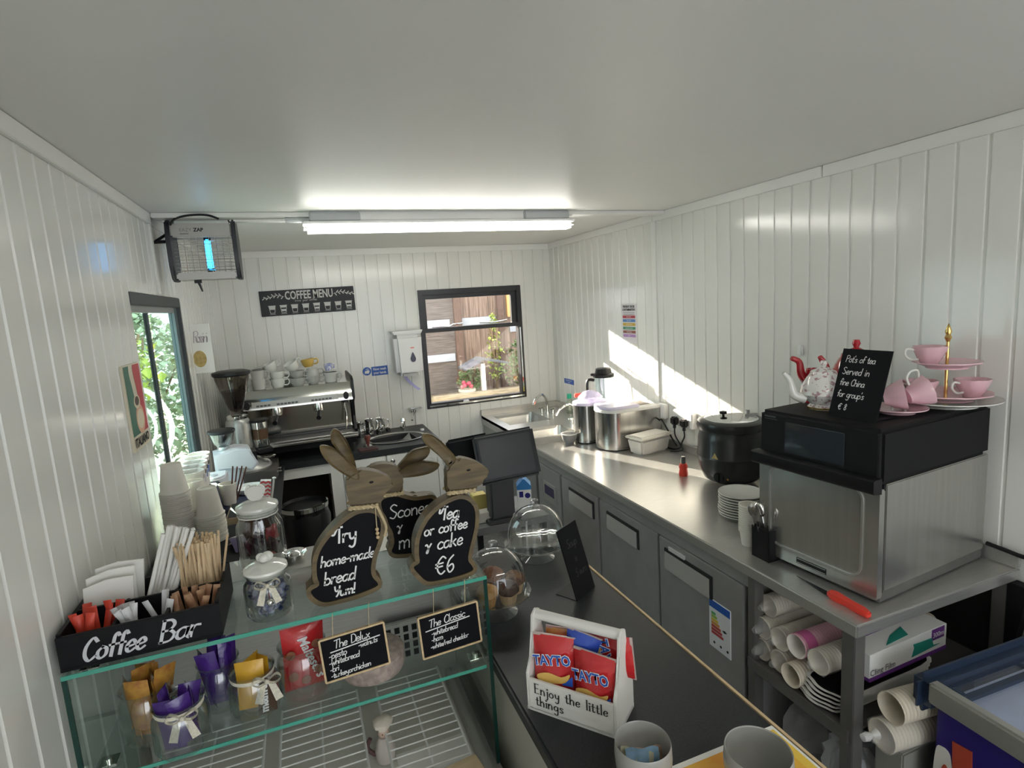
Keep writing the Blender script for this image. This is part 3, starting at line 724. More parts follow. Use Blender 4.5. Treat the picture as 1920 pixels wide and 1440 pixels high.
b = MB(); b.box(-.004, .001, .10, .295, .378, .475, b=.002); s = b.build('screen', mat('oven_screen', (.03, .038, .045), .06, coat=.8), t)
b = MB(); b.box(-.0008, 0, .325, .372, .4745, .476); b.box(-.0008, 0, .33, .372, .481, .486); b.build('dim_logo', mat('dim_print', (.06, .06, .065), .5), t)
for x in (.06, OD-.06):
    for y in (.05, OW-.05):
        b = MB(); b.cyl((x, y, 0), .015, .006, seg=10); b.build('foot', BLACK, t)
b = MB(); b.tube(crom([(1.945, 1.06, .955), (1.955, .98, .945), (1.966, .90, .93), (1.966, .70, .80)], 5), .007, 6); b.thing('power_cord', BLACK, 'dark power cord running off the end of the prep counter by the wall', 'cord')
OT = OZ+OH
# --- tea things on the oven
def teapot(name, lab, loc, rz, r, h, m_, spout_to, lidm=None, foot=None, mspout=None, squash=1.0):
    t = T(name, lab, 'teapot', loc, rz)
    b = MB(); b.lathe([(0, 0), (r*.62, 0), (r*.66, .008), (r*.55, .016), (r*.78, .03), (r*1.0, h*.42), (r*.96, h*.62), (r*.70, h*.88), (r*.60, h*.95), (0, h*.95)], seg=32); b.build('body', m_, t)
    b = MB(); b.lathe([(r*.60, h*.95), (r*.55, h*1.02), (r*.20, h*1.12), (r*.10, h*1.14), (r*.17, h*1.22), (r*.12, h*1.30), (0, h*1.31)], seg=24); b.build('lid', lidm or m_, t)
    b = MB(); P = crom([(-r*.85, 0, h*.30), (-r*1.35, 0, h*.42), (-r*1.55, 0, h*.80), (-r*1.85, 0, h*1.02)], 5); n = len(P)
    b.tube(P, [r*.26*(1-.62*i/(n-1)) for i in range(n)], 12); b.build('spout', mspout or m_, t)
    b = MB(); b.tube(crom([(r*.75, 0, h*.86), (r*1.25, 0, h*.98), (r*1.62, 0, h*.72), (r*1.50, 0, h*.36), (r*.90, 0, h*.20)], 6), r*.085, 8); b.build('handle', mspout or m_, t)
    if foot:
        b = MB(); b.lathe([(r*.60, .001), (r*.672, .002), (r*.672, .007), (r*.60, .009)], seg=28); b.build('foot_rim', foot, t)
    return t
FLORAL = mat('floral_china', (.78, .76, .73), .12, coat=.4, col2=(.42, .26, .28), scale=85, detail=4)
_r = [n for n in FLORAL.node_tree.nodes if n.bl_idname == 'ShaderNodeValToRGB'][0]; _r.color_ramp.elements[0].position = .40; _r.color_ramp.elements[1].position = .44
teapot('floral_teapot', 'white china teapot with small red flower sprigs on the oven', (1.535, 1.31, OT), -.45, .066, .118, FLORAL, 0, foot=GOLD, mspout=CERAM)
teapot('red_teapot', 'glossy red teapot behind the chalkboard on the oven', (1.695, 1.325, OT), -.12, .076, .158, RED, 0)
t = T('red_jug', 'small red jug spout beside the red teapot, behind the floral teapot', 'jug', (1.590, 1.392, OT), -.3)
b = MB(); b.lathe([(0, 0), (.024, 0), (.030, .05), (.028, .10), (.026, .115), (.023, .115), (0, .02)]); b.build('body', RED, t)
b = MB(); P = crom([(-.022, 0, .07), (-.045, 0, .10), (-.053, 0, .14), (-.078, 0, .155)], 5); b.tube(P, [.016*(1-.5*i/(len(P)-1)) for i in range(len(P))], 10); b.build('spout', RED, t)
# tent chalkboard sign
t = T('tea_chalkboard', 'black chalkboard on the oven pricing pots of tea', 'chalkboard', (1.470, 1.236, OT))
dx, dy = .0, -.137
tilt = .30
b = MB(); b.M = FR((0, 0, 0), (dx, dy, 0), (tilt, .0, 1)); b.box(0, .152, 0, .205, -.003, 0); b.build('board', CHALK, t)
b = MB(); b.box(.001, .095, -.140, .0, 0, .003); b.build('foot', CHALK, t)
b = MB(FR((0, 0, 0), (dx, dy, 0), (tilt, 0, 1)))
for s_, x, y, z in (("Pot's of tea", .016, .165, .020), ("Served in", .014, .128, .021), ("fine China", .014, .095, .020), ("for group's", .014, .060, .020), ("€ 8", .026, .022, .018)):
    write(b, s_, x, y, z, .0020, .12, .92 if len(s_) > 9 else 1.05)
b.build('lettering', CHALKW, t, 0)
def teacup(name, lab, loc, rz, m_=PINK, rot=None, r=.046, h=.055, group=None, scal=True, hand=GOLD, saucer=False):
    t = T(name, lab, 'teacup', loc, rz, group, rot)
    wob = (lambda a, k: 1+.035*math.cos(8*a)*(k in (4, 5))) if scal else None
    b = MB(); b.lathe([(0, 0), (r*.5, 0), (r*.52, .005), (r*.72, h*.35), (r*.95, h*.8), (r, h), (r*.95, h), (r*.66, h*.35), (0, h*.14)], seg=32, wob=wob); b.build('bowl', m_, t)
    b = MB(); b.tube(crom([(r*.86, 0, h*.80), (r*1.40, 0, h*.88), (r*1.48, 0, h*.55), (r*1.15, 0, h*.28), (r*.68, 0, h*.28)], 5), .0035, 7); b.build('handle', CERAM, t)
    return t
def plate_bm(r, h=.018, seg=40, wob=None):
    b = MB(); b.lathe([(0, .002), (r*.55, 0), (r*.60, .0), (r*.62, .004), (r, h), (r*1.0, h+.003), (r*.62, .008), (0, .006)], seg=seg, wob=wob); return b
# cake stand of pink china
t = T('tiered_stand', 'two-tier pink china cake stand with a brass rod on the oven', 'cake stand', (1.838, 1.135, OT))
w8 = lambda a, k: 1+.02*math.cos(9*a)
plate_bm(.140, .020).build('lower_plate', CERAM, t)
plate_bm(.112, .020, 40, w8).build('middle_plate', PINK, t, loc=(.01, 0, .016))
plate_bm(.088, .018, 40, w8).build('upper_plate', PINK, t, loc=(0, 0, .115))
b = MB(); b.cyl((0, 0, .004), .0045, .20); b.lathe([(.0045, .115), (.009, .12), (.0045, .126)]); b.lathe([(.0045, .195), (.010, .208), (.006, .216), (.009, .226), (.004, .242), (0, .252)]); b.build('rod', GOLD, t)
teacup('pink_teacup', 'scalloped pink teacup on the upper tier of the stand', (1.805, 1.165, OT+.128), 2.6)
teacup('pink_teacup', 'pink teacup on the lower tier behind the brass rod, left side', (1.778, 1.172, OT+.024), 2.9)
teacup('pink_teacup', 'pink teacup on the lower tier at the right of the brass rod', (1.895, 1.095, OT+.024), 2.9)
t = plate_bm(.078, .014).thing('pink_saucer', PINK, 'pink saucer holding a tipped teacup on the oven edge', 'saucer', loc=(1.640, 1.145, OT))
teacup('pink_teacup', 'pink teacup lying tipped on the saucer beside the chalkboard', (1.615, 1.17, OT+.044), 0, rot=(0, math.radians(78), -.9))
b2 = teacup('pink_teacup', 'second pink teacup lying on the saucer with its base to the room', (1.668, 1.135, OT+.046), 0, rot=(0, math.radians(-70), 2.6))

# --- soup kettle
t = T('soup_kettle', 'round black electric soup kettle with a steel lid on the prep counter', 'soup kettle', (1.815, 2.035, .9), -.4)
KB = mat('kettle_black', (.016, .018, .018), .32, coat=.2)
b = MB(); b.lathe([(0, .012), (.085, .012), (.12, .03), (.142, .075), (.150, .13), (.150, .135), (.152, .14), (.150, .145), (.146, .22), (.138, .255), (.134, .262), (0, .262)], seg=44); b.build('body', KB, t)
b = MB(); b.lathe([(.134, .255), (.148, .262), (.152, .278), (.148, .296), (.135, .304), (.115, .304), (.115, .29)], seg=44); b.build('collar', KB, t)
b = MB(); b.lathe([(.116, .300), (.118, .306), (.10, .312), (.04, .317), (0, .318)], seg=40); lid = b.build('lid', CHROME, t)
b = MB(); b.lathe([(.006, .317), (.006, .325), (.016, .328), (.016, .338), (0, .342)], (-.035, .0, 0), 14); b.build('lid_knob', BLACK, lid)
b = MB(); b.box(.06, .12, -.012, .012, .312, .322, b=.003); b.cyl((.075, 0, .318), .010, .022, seg=10); b.build('hinge', STEEL, lid)
b = MB(); b.cyl((0, 0, 0), .022, .018, 'y', 16); b.box(-.004, .004, -.006, 0, -.018, .018); b.build('dial', BLACK, t, loc=(-.095, -.108, .06), rz=-.72+0)
b = MB(); b.cyl((0, 0, 0), .004, .006, 'y', 8); b.build('lamp', mat('amber_lamp', (.5, .2, .05), .3), t, loc=(-.06, -.132, .055))
b = MB(); b.M = FR((-.108, -.1035, .155), (.69, -.72, 0), (0, 0, 1)); b.add([(-.016, -.010, .0), (.016, -.010, 0), (0, .018, 0)], [(0, 1, 2)]); b.build('warning_mark', mat('warning_gold', (.50, .38, .16), .5), t, 0)
for a in (.5, 2.1, 4.2):
    b = MB(); b.cyl((.08*math.cos(a), .08*math.sin(a), 0), .012, .014, seg=10); b.build('foot', BLACK, t)

# --- plates, cup stack, cutlery box
pl = plate_bm(.086, .013).thing('dinner_plate', CERAM, 'white plate at the bottom of the stack by the soup kettle', 'plate', 'plates stacked on the prep counter', loc=(1.565, 1.70, .9005))
nm = ['second', 'third', 'fourth', 'fifth', 'sixth', 'seventh']
for i in range(8):
    lb = 'white plate on top of the stack by the soup kettle' if i == 7 else 'white plate %s from the bottom of the stack by the soup kettle' % (nm+['eighth'])[i]
    dup(pl, (1.565+random.uniform(-.003, .003), 1.70+random.uniform(-.003, .003), .9005+.0105*(i+1)), 0, lb)
def cupstack(first_name, lab0, labn, cat, group, x, y, z0, n, r0, r1, h, step, up, m_, tilt=0):
    """n nested paper cups; up = rims upward"""
    b = MB()
    pr = [(0, .004), (r0-.002, .004), (r0-.001, 0), (r0, 0), (r1, h-.003), (r1+.0035, h-.0035), (r1+.0035, h), (r1-.001, h), (r1-.002, h-.004), (r0-.002, .008), (0, .008)]
    if not up: pr = [(r, h-q) for r, q in pr]
    b.lathe(pr, seg=30)
    c = b.thing(first_name, m_, lab0(0), cat, group, loc=(x, y, z0))
    for i in range(1, n): dup(c, (x+tilt*i*step, y, z0+step*i), 0, lab0(i))
    return c
def ordn(i):
    w = 'bottom second third fourth fifth sixth seventh eighth ninth tenth eleventh twelfth thirteenth fourteenth fifteenth sixteenth seventeenth eighteenth nineteenth twentieth'.split()
    i2 = i+1
    if i < 20: return w[i]
    if i2 == 30: return 'thirtieth'
    return ('twenty-' if i2 < 30 else 'thirty-')+['', 'first', 'second', 'third', 'fourth', 'fifth', 'sixth', 'seventh', 'eighth', 'ninth'][i2 % 10]
def lab_stack(n, what, where):
    def f(i):
        if i == 0: return f'{what} at the bottom of {where}'
        if i == n-1: return f'{what} on top of {where}'
        return f'{what} {ordn(i)} from bottom of {where}'
    return f
cupstack('paper_cup', lab_stack(13, 'small white paper cup', 'the stack by the cutlery box'), None, 'paper cup', 'small cups stacked by the cutlery box', 1.402, 1.487, .9, 13, .024, .031, .055, .0078, True, CUPW)
t = T('cutlery_box', 'black box full of spoons and knives beside the oven', 'cutlery box', (1.352, 1.421, .9), math.radians(-89))
b = MB(); L_, W_ = .072, .083
b.box(0, L_, 0, W_, 0, .004); b.box(0, L_, 0, .004, 0, .108); b.box(0, L_, W_-.004, W_, 0, .108); b.box(0, .004, 0, W_, 0, .108); b.box(L_-.004, L_, 0, W_, 0, .108); b.build('box', BLACKM, t)
b = MB(); b.prism(rrect(.016, .046, .085, .095, .004), -.0008, .0, 'xz'); b.build('grip_slot', mat('slot_black', (.002, .002, .002), .9), t)
CUT = mat('cutlery_steel', (.55, .54, .52), .15, 1.0)
kinds = ['teaspoon', 'knife']
rg = random.Random(5)
for i in range(13):
    sp = i % 3 != 2
    x = 1.352+.010+.058*((i*5) % 13)/13; y = 1.421-.014-.045*((i*7) % 13)/13
    b = MB()
    if sp:
        b.tube([(0, 0, 0), (0, 0, .07), (0, 0, .115)], [.003, .0022, .002], 6); b.lathe([(0, .108), (.006, .112), (.010, .124), (.009, .136), (0, .146)], (0, 0, 0), 12, 0, 'z', 1, .3)
    else:
        b.box(-.004, .004, -.0015, .0015, 0, .085, b=.001); b.prism([(-.006, .085), (.006, .085), (.007, .13), (0, .155), (-.005, .15)], -.0008, .0008, 'xz')
    nmn = 'teaspoon' if sp else 'table_knife'
    b.thing(nmn, CUT, ('steel teaspoon standing bowl up in the black cutlery box' if sp else 'steel table knife standing blade up in the black cutlery box'), 'spoon' if sp else 'knife', 'spoons in the cutlery box' if sp else 'knives in the cutlery box', loc=(x, y, .906), rot=(rg.uniform(-.16, .10), rg.uniform(-.16, .2), rg.uniform(0, 3))).scale = (1.25, 1.25, 1.22)
# knife with red handle lying on the counter edge
t = T('kitchen_knife', 'kitchen knife with a red handle lying at the front corner of the prep counter', 'knife', (1.36, 1.245, .9015), math.radians(-93.5))
b = MB(); b.prism([(0, 0), (.13, -.012), (.13, .010)], 0, .002, 'xy'); b.build('blade', mat('dark_blade', (.10, .10, .10), .2, 1.0), t)
b = MB(); b.prism(crom([(.125, -.011), (.15, -.015), (.19, -.010), (.24, -.013), (.256, -.004), (.245, .010), (.19, .009), (.15, .012), (.125, .010)], 3, True), -.001, .016, 'xy', b=.004); b.build('handle', REDP, t)
t = T('red_corer', 'small upright tool with a red base and clear tip on the prep counter', 'kitchen tool', (1.69, 2.225, .9))
b = MB(); b.lathe([(0, 0), (.020, 0), (.022, .01), (.019, .035), (.022, .045), (.016, .062), (0, .064)], seg=14); b.build('base', REDP, t)
b = MB(); b.lathe([(.012, .060), (.012, .09), (.010, .097), (0, .098)], seg=12); b.build('tip', mat('smoky_tip', (.10, .10, .10), .2), t)

# --- stainless machines with rounded fronts
MS = mat('machine_steel', (.56, .55, .53), .22, 1.0, var=.12, scale=4, stretch=(18, 18, .5))
LID = mat('pale_lilac_lid', (.66, .62, .78), .25)
LIDG = mat('pale_grey_lid', (.70, .70, .68), .3)
def machine(name, lab, x0, x1, y0, y1, h, window):
    t = T(name, lab, 'countertop appliance', (x0, y0, .9))
    L_, W_ = x1-x0, y1-y0
    def D(i): # D-shaped plan, rounded at the front (x=0)
        pts = [(L_, i), (L_, W_-i)]
        for k in range(13):
            a = PI/2+PI*k/12
            pts.append((W_*.42+(W_*.42-i)*math.cos(a)*1.0, W_/2+(W_/2-i)*math.sin(a)))
        return pts
    b = MB(); b.prism(D(0), .008, h-.03, 'xy'); b.build('body', MS, t)
    b = MB(); b.prism(D(-.004), h-.03, h-.012, 'xy', b=.003); l = b.build('lid', LIDG if window else LID, t)
    if window:
        b = MB(); P = [(p[0]*.62, W_*.04+p[1]*.92) for p in D(.0)]; b.prism(P, h-.012, h+.006, 'xy', b=.004); b.build('lid_cover', LID, l)
        b = MB(); b.box(L_*.72, L_*.9, W_*.25, W_*.75, h-.012, h-.008); b.build('lid_window', mat('window_brown', (.22, .18, .15), .15), l)
        b = MB()
        for k in range(11): b.box(L_-.17+k*.0145, L_-.163+k*.0145, -.0015, .002, .075, .098)
        b.build('vent_slots', BLACK, t)
    b = MB(); b.prism(D(.012), 0, .008, 'xy'); b.build('base', BLACK, t)
    return t
machine('steel_appliance', 'stainless appliance with rounded front and lid window, nearer of the two on the counter', 1.585, 1.945, 2.765, 2.985, .255, True)
machine('steel_appliance', 'stainless appliance with rounded front, half hidden beside the sink', 1.545, 1.76, 3.01, 3.165, .268, False)
b = MB(); b.lathe([(0, 0), (.07, .004), (.075, .02), (.05, .05), (.02, .062), (0, .064)], seg=20, wob=lambda a, k: 1+.12*math.sin(3*a+k)); b.thing('crumpled_bag', film('lilac_film', (.72, .68, .86), .6), 'crumpled clear bag lying on the half-hidden stainless appliance', 'bag', loc=(1.655, 3.09, 1.157))
# lidded plastic tub
t = T('plastic_tub', 'milky plastic tub with a lid in front of the stainless appliance', 'storage tub', (1.698, 2.592, .9), .20)
b = MB(); b.box(0, .235, 0, .125, 0, .092, b=.012, seg=3, taper=(.016, .012)); b.build('tub', HAZE2, t)
b = MB(); b.box(-.006, .241, -.006, .131, .092, .104, b=.005); b.box(.01, .225, .01, .115, .104, .108, b=.002); b.build('lid', mat('tub_lid', (.72, .70, .64), .3), t)
b = MB(); b.lathe([(0, .0), (.06, .004), (.075, .04), (.06, .06), (0, .065)], (.118, .062, .006), 16, 0, 'z', 1.3, .7, wob=lambda a, k: 1+.15*math.sin(5*a+2*k)); b.build('contents', mat('tub_contents', (.55, .50, .42), .8, var=.5, scale=40), t)
# blender jug
t = T('blender', 'tall clear blender jug with a black lid standing behind the steel appliances', 'blender', (1.86, 3.27, .9), 2.6)
b = MB(); b.lathe([(0, 0), (.085, 0), (.085, .02), (.07, .10), (.05, .125), (0, .125)], seg=24); b.build('motor_base', BLACK, t)
b = MB(); b.lathe([(.045, .126), (.05, .14), (.066, .37), (.063, .37), (.047, .142), (0, .14)], seg=28); b.build('jug', thin_glass('jug_clear', (.90, .94, .96), .03, 1.5, .05), t)
b = MB(); b.lathe([(.070, .365), (.070, .385), (.055, .392), (.05, .42), (.042, .425), (0, .425)], seg=26); b.box(.06, .085, -.02, .02, .375, .39, b=.004); b.build('lid', BLACK, t)
b = MB(); b.tube(crom([(.062, 0, .345), (.105, 0, .34), (.108, 0, .24), (.098, 0, .19), (.056, 0, .19)], 5), .010, 8); b.build('handle', BLACK, t)
# grey bowl
t = T('grey_bowl', 'small grey bowl at the sink end of the prep counter', 'bowl', (1.505, 3.10, .9))
b = MB(); b.lathe([(0, 0), (.025, 0), (.027, .006), (.045, .03), (.051, .066), (.048, .066), (.042, .03), (0, .012)], seg=28); b.build('bowl', mat('grey_stoneware', (.24, .24, .24), .3), t)
b = MB(); b.lathe([(.051, .060), (.053, .066), (.049, .068), (.047, .063)], seg=28); b.build('rim', CERAM, t)
# bottles by the sink
t = T('soap_bottle', 'clear soap bottle with a green cap behind the sink', 'bottle', (1.925, 3.93, .905))
b = MB(); b.lathe([(0, 0), (.03, 0), (.032, .01), (.032, .09), (.014, .115), (0, .116)], seg=18); b.build('bottle', thin_glass('soap_clear', (.85, .90, .82), .05, 1, .1), t)
b = MB(); b.cyl((0, 0, .115), .018, .035, seg=14); b.build('cap', mat('green_cap', (.03, .50, .32), .35), t)
t = T('spray_bottle', 'spray bottle with a red head and yellow label behind the sink', 'bottle', (1.905, 3.70, .905))
b = MB(); b.lathe([(0, 0), (.035, 0), (.036, .01), (.036, .11), (.014, .15), (0, .15)], seg=18); b.build('bottle', thin_glass('soap_clear', (.85, .90, .82), .05, 1, .1), t)
b = MB(); b.lathe([(.0365, .04), (.0365, .10)], seg=18); b.build('label', mat('yellow_label', (.80, .62, .10), .5), t)
b = MB(); b.box(-.05, .02, -.012, .012, .16, .19, b=.005); b.cyl((0, 0, .148), .013, .02, seg=10); b.build('spray_head', mat('red_spray', (.75, .10, .08), .4), t)
b = MB(); b.cyl((0, 0, 0), .022, .075, b=.003, seg=14); b.thing('white_pot', WHITE, 'small white tub behind the sink beside the bottles', 'tub', loc=(1.925, 3.60, .905))
# sockets and cords
t = T('socket_box', 'white double wall socket above the prep counter with two black plugs', 'socket', (XR, 2.56, 1.09))
b = MB(); b.box(-.04, 0, -.085, .085, -.045, .045, b=.006); b.build('box', WHITE, t)
for dy in (.042, -.042):
    b = MB(); b.box(-.075, -.04, dy-.022, dy+.022, -.035, .010, b=.008); b.tube([(-.058, dy, -.03), (-.058, dy, -.055)], .009, 8); b.build('plug', BLACK, t)
b = MB(); b.tube(crom([(1.922, 2.602, 1.035), (1.925, 2.60, .99), (1.93, 2.56, .935), (1.925, 2.62, .908), (1.92, 2.72, .906)], 6), .0045, 6); b.thing('plug_cord', BLACK, 'black cord hanging from the left plug of the wall socket', 'cord')
b = MB(); b.tube(crom([(1.922, 2.518, 1.035), (1.925, 2.52, 1.0), (1.935, 2.56, .95), (1.93, 2.55, .915), (1.89, 2.60, .906)], 6), .0045, 6); b.thing('plug_cord', BLACK, 'black cord hanging from the right plug of the wall socket', 'cord')
b = MB(); b.tube(crom([(1.95, 2.80, 1.02), (1.93, 2.74, 1.06), (1.925, 2.68, 1.02), (1.93, 2.63, .96), (1.935, 2.60, .93)], 6), .0045, 6); b.thing('appliance_cord', BLACK, 'black cord looping from the nearer stainless appliance to the wall', 'cord')
b = MB(); b.box(-.035, 0, -.04, .04, -.04, .045, b=.004); b.thing('switch_box', WHITE, 'white switch box on the wall behind the stainless appliance', 'switch', loc=(XR, 2.77, 1.10))
b = MB(); b.box(-.012, 0, -.012, .012, -.022, .022, b=.003); b.thing('wall_clip', WHITE, 'small white clip on the planked wall left of the teapots', 'clip', loc=(XR, 1.80, 1.52))

# --- under the counter: sleeves of paper cups and other stock
CW2 = mat('stock_cup', (.66, .60, .48), .6, var=.1, scale=6)
def sleeve(lab, y, z, x0=1.31, L_=.42, r=.035, m_=CW2, wrap=True, tilt=(0, 0), grp='cup sleeves on the shelf under the prep counter', ln=None):
    t = T('cup_sleeve', lab, 'cup sleeve', (x0, y, z), 0, grp, rot=(0, tilt[0], tilt[1]))
    b = MB(); pr = [(0, .075), (r*.72, .07), (r*.93, .003), (r, 0), (r*1.03, .0), (r*1.05, .004), (r, .007)]
    k = int(L_/.011)
    for i in range(1, k): pr += [(r*.965, .001+i*.011), (r*1.02, .006+i*.011), (r*.98, .009+i*.011)]
    pr += [(r*.7, L_+.06), (0, L_+.06)]
    b.lathe(pr, seg=24, axis='x'); b.build('cups', m_, t)
    if wrap:
        b = MB(); b.lathe([(.008, -.035), (r*.5, -.012), (r*1.10, 0), (r*1.12, L_*.5), (r*1.10, L_)], seg=18, axis='x', wob=lambda a, k: 1+.04*math.sin(5*a+3*k)); b.build('wrapper', HAZE, t)
    return t
SZ = .573
rr = .034
sleeve('wrapped cup sleeve on the shelf floor against the left post', 1.335, SZ+.042)
sleeve('wrapped cup sleeve on the shelf floor, second from the left post', 1.262, SZ+.042)
sleeve('wrapped cup sleeve in the second layer against the left post', 1.333, SZ+.118)
sleeve('wrapped cup sleeve in the second layer above the shelf, left of the pink cups', 1.262, SZ+.119)
sleeve('wrapped cup sleeve at the very top left under the worktop', 1.328, SZ+.194, x0=1.33)
sleeve('bare cup sleeve with an open cup end jutting out below the pink cups', 1.195, SZ+.045, x0=1.285, wrap=False)
sleeve('wrapped cup sleeve right of the pink cups under the worktop', 1.112, SZ+.137, x0=1.30)
t = sleeve('sleeve of pink paper cups in the middle of the shelf', 1.188, SZ+.142, m_=PINKP, wrap=False, x0=1.30)
b = MB(); b.lathe([(.0365, .012), (.0365, .05)], seg=24, axis='x'); b.build('print_band', mat('deep_pink', (.55, .12, .30), .6), t)
b = MB(); b.lathe([(0, .06), (.024, .058), (.032, .003), (.0355, -.001)], seg=24, axis='x'); b.build('open_cup', CUPW, t)
# stack of black-lined white platters
pt = T('platter', 'white oval platter with black lining at the bottom of the platter stack', 'platter', (1.47, 1.115, SZ+.001), 0, 'platters stacked under the counter')
b = MB(); P = crom([(-.150, -.07), (.0, -.074), (.20, -.07), (.225, 0), (.20, .07), (.0, .074), (-.150, .07), (-.180, .035), (-.190, 0), (-.180, -.035)], 4, True); Q = offset(P, -.012)
n = len(P); b.add([(p[0], p[1], .016) for p in P]+[(p[0], p[1], .014) for p in Q]+[(p[0]*.85, p[1]*.8, 0) for p in P], [(i, (i+1) % n, n+(i+1) % n, n+i) for i in range(n)]+[(2*n+i, 2*n+(i+1) % n, (i+1) % n, i) for i in range(n)]+[tuple(range(2*n, 3*n))]); b.build('rim', PAPER, pt)
b = MB(); b.add([(p[0], p[1], .0142) for p in Q]+[(p[0]*.83, p[1]*.8, .004) for p in Q], [(i, (i+1) % n, n+(i+1) % n, n+i) for i in range(n)]+[tuple(range(n, 2*n))]); b.build('lining', BLACK, pt)
for i in range(4): dup(pt, (1.47+.004*i, 1.115-.003*i, SZ+.001+.012*(i+1)), .01*i, 'white oval platter with black lining %s' % ('on top of the platter stack' if i == 3 else ordn(i+1)+' from the bottom of the stack'))
# cling film box
t = T('film_box', 'white and purple cling film box at the open end of the shelf', 'box', (1.362, 1.0, .700), .03)
FB = mat('film_box_white', (.72, .72, .70), .5)
b = MB(); b.box(0, .33, 0, .075, 0, .080, b=.001); b.build('carton', FB, t)
b = MB(); b.box(.0, .33, -.001, 0, .0, .012); b.box(.262, .318, -.0012, 0, .044, .078); b.box(-.001, 0, .0, .075, 0, .010); b.box(0, .33, .065, .076, .0795, .081); b.build('purple_panel', mat('film_purple', (.12, .03, .20), .5), t)
b = MB(); b.prism([(.175, .020), (.185, .046), (.18, .058), (.262, .054), (.27, .030), (.30, .026)], -.0013, 0, 'xz'); b.prism([(.08, .01), (.13, .035), (.20, .05), (.18, .015)], .0800, .0812, 'xy'); b.build('green_roll', mat('film_green', (.02, .25, .20), .5), t)
btext('Cling Film', .026, mat('print_dark', (.06, .06, .07), .6), t, FR((.0, -.0016, .017), (1, 0, 0), (0, 0, 1)), align='LEFT')
btext('300m', .022, CHALKW, t, FR((.290, -.0018, .052), (1, 0, 0), (0, 0, 1)))
# two loose sleeves poking past the end post
sleeve('upper loose cup sleeve poking past the end post by the freezer', .920, .688, x0=1.335, L_=.20, r=.040, wrap=False, tilt=(.0, -.12), grp='loose cup sleeves beside the freezer')
t = sleeve('lower loose cup sleeve in a knotted bag by the freezer', .935, .600, x0=1.325, L_=.20, r=.041, wrap=True, tilt=(0, -.12), grp='loose cup sleeves beside the freezer')
b = MB(); b.lathe([(0, -.062), (.010, -.060), (.012, -.045), (.006, -.03), (.014, -.015)], (0, 0, .01), 10, 0, 'x'); b.build('bag_knot', HAZE2, t)
b = MB(); b.box(1.36, 1.60, .90, .978, 0, .556, b=.004); b.thing('cardboard_carton', mat('grey_carton', (.26, .26, .23), .8), 'grey carton standing on the floor under the loose cup sleeves', 'carton')
# bottom shelf
SB = .169
def crumple(name, lab, loc, rad, h, m_, cat, seed, sx=1, sy=1):
    rg = random.Random(seed); ph = [rg.uniform(0, 6.28) for _ in range(8)]
    b = MB(); n = 9
    b.lathe([(0 if i in (0, n) else rad*math.sin(PI*i/n)**.6, h*(1-math.cos(PI*i/n))/2) for i in range(n+1)], seg=22, sx=sx, sy=sy, wob=lambda a, k: 1+.16*math.sin(3*a+ph[k % 8])+.11*math.sin(7*a+ph[(k+3) % 8])+.06*math.sin(11*a+ph[(k+5) % 8]))
    return b.thing(name, m_, lab, cat, smooth=25, loc=loc)
crumple('plastic_bag', 'large crumpled clear bag of lids on the bottom shelf', (1.45, 1.235, SB), .105, .30, HAZE, 'bag', 3, 1, .7)
crumple('plastic_bag', 'crumpled silvery clear bag hanging over the blue cloth on the bottom shelf', (1.40, 1.07, SB+.105), .075, .19, film('silver_film', (.75, .78, .80), .5), 'bag', 5)
b = MB(); b.lathe([(0, 0), (.05, 0), (.062, .10), (.064, .10), (.052, .0)], seg=24); b.thing('dark_tub', mat('smoke_tub', (.06, .06, .06), .25), 'dark see-through tub on the bottom shelf left of the silvery bag', 'tub', loc=(1.40, 1.175, SB))
b = MB(); b.cyl((0, 0, 0), .045, .16, seg=20, b=.006); b.thing('white_tub', mat('tub_pale', (.50, .55, .60), .4), 'pale plastic tub at the back of the bottom shelf', 'tub', loc=(1.56, 1.19, SB))
crumple('blue_cloth', 'bundled blue cloth on the bottom shelf at the end post', (1.44, 1.07, SB), .085, .10, mat('blue_cloth_m', (.06, .22, .34), .8), 'cloth', 9, 1.2, .55)
# --- ice cream freezer
t = T('chest_freezer', 'purple ice cream chest freezer with glass lids in the near right corner', 'freezer', (1.395, .850, 0), math.radians(-2.5))
FP = mat('freezer_purple', (.022, .012, .16), .3)
b = MB(); b.box(.0, .55, -.95, 0, .06, .735, b=.01); b.build('body', FP, t)
b = MB(); b.box(-.03, .0, -.95, .0, .742, .80, b=.006); b.build('aluminium_rim', mat('freezer_aluminium', (.50, .50, .47), .35, .8), t)
RIM = mat('freezer_dark_rim', (.02, .035, .07), .3)
b = MB(); b.box(-.035, .565, .0, .045, .70, .805, b=.02, seg=4); b.box(.52, .565, -.95, 0, .735, .80); b.build('dark_rim', RIM, t)
b = MB(); b.box(.0, .52, -.9, 0, .765, .770); b.build('glass_lid', thin_glass('freezer_glass', (.90, .93, .98), .04, 1.0, .03), t)
b = MB(); b.box(.0, .52, -.26, -.235, .768, .785, b=.004); b.box(0, .52, -.06, -.045, .768, .778); b.box(.0, .02, -.06, -.03, .77, .795, b=.004); b.build('lid_rail', RIM, t)
b = MB(); b.box(.004, .52, -.94, -.005, .7355, .7385); b.box(.05, .50, -.93, -.16, .739, .75, b=.004); b.build('frosty_liner', mat('frosty_liner', (.80, .83, .95), .5, var=.15, scale=6), t)
b = MB()
b.prism(crom([(-.052, .46), (-.060, .54), (-.048, .590), (-.040, .622), (-.022, .628), (-.008, .610), (-.004, .50), (-.02, .44)], 4, True), -.002, .001, 'yz'); b.build('sticker_white', mat('sticker_cream', (.72, .70, .66), .5), t)
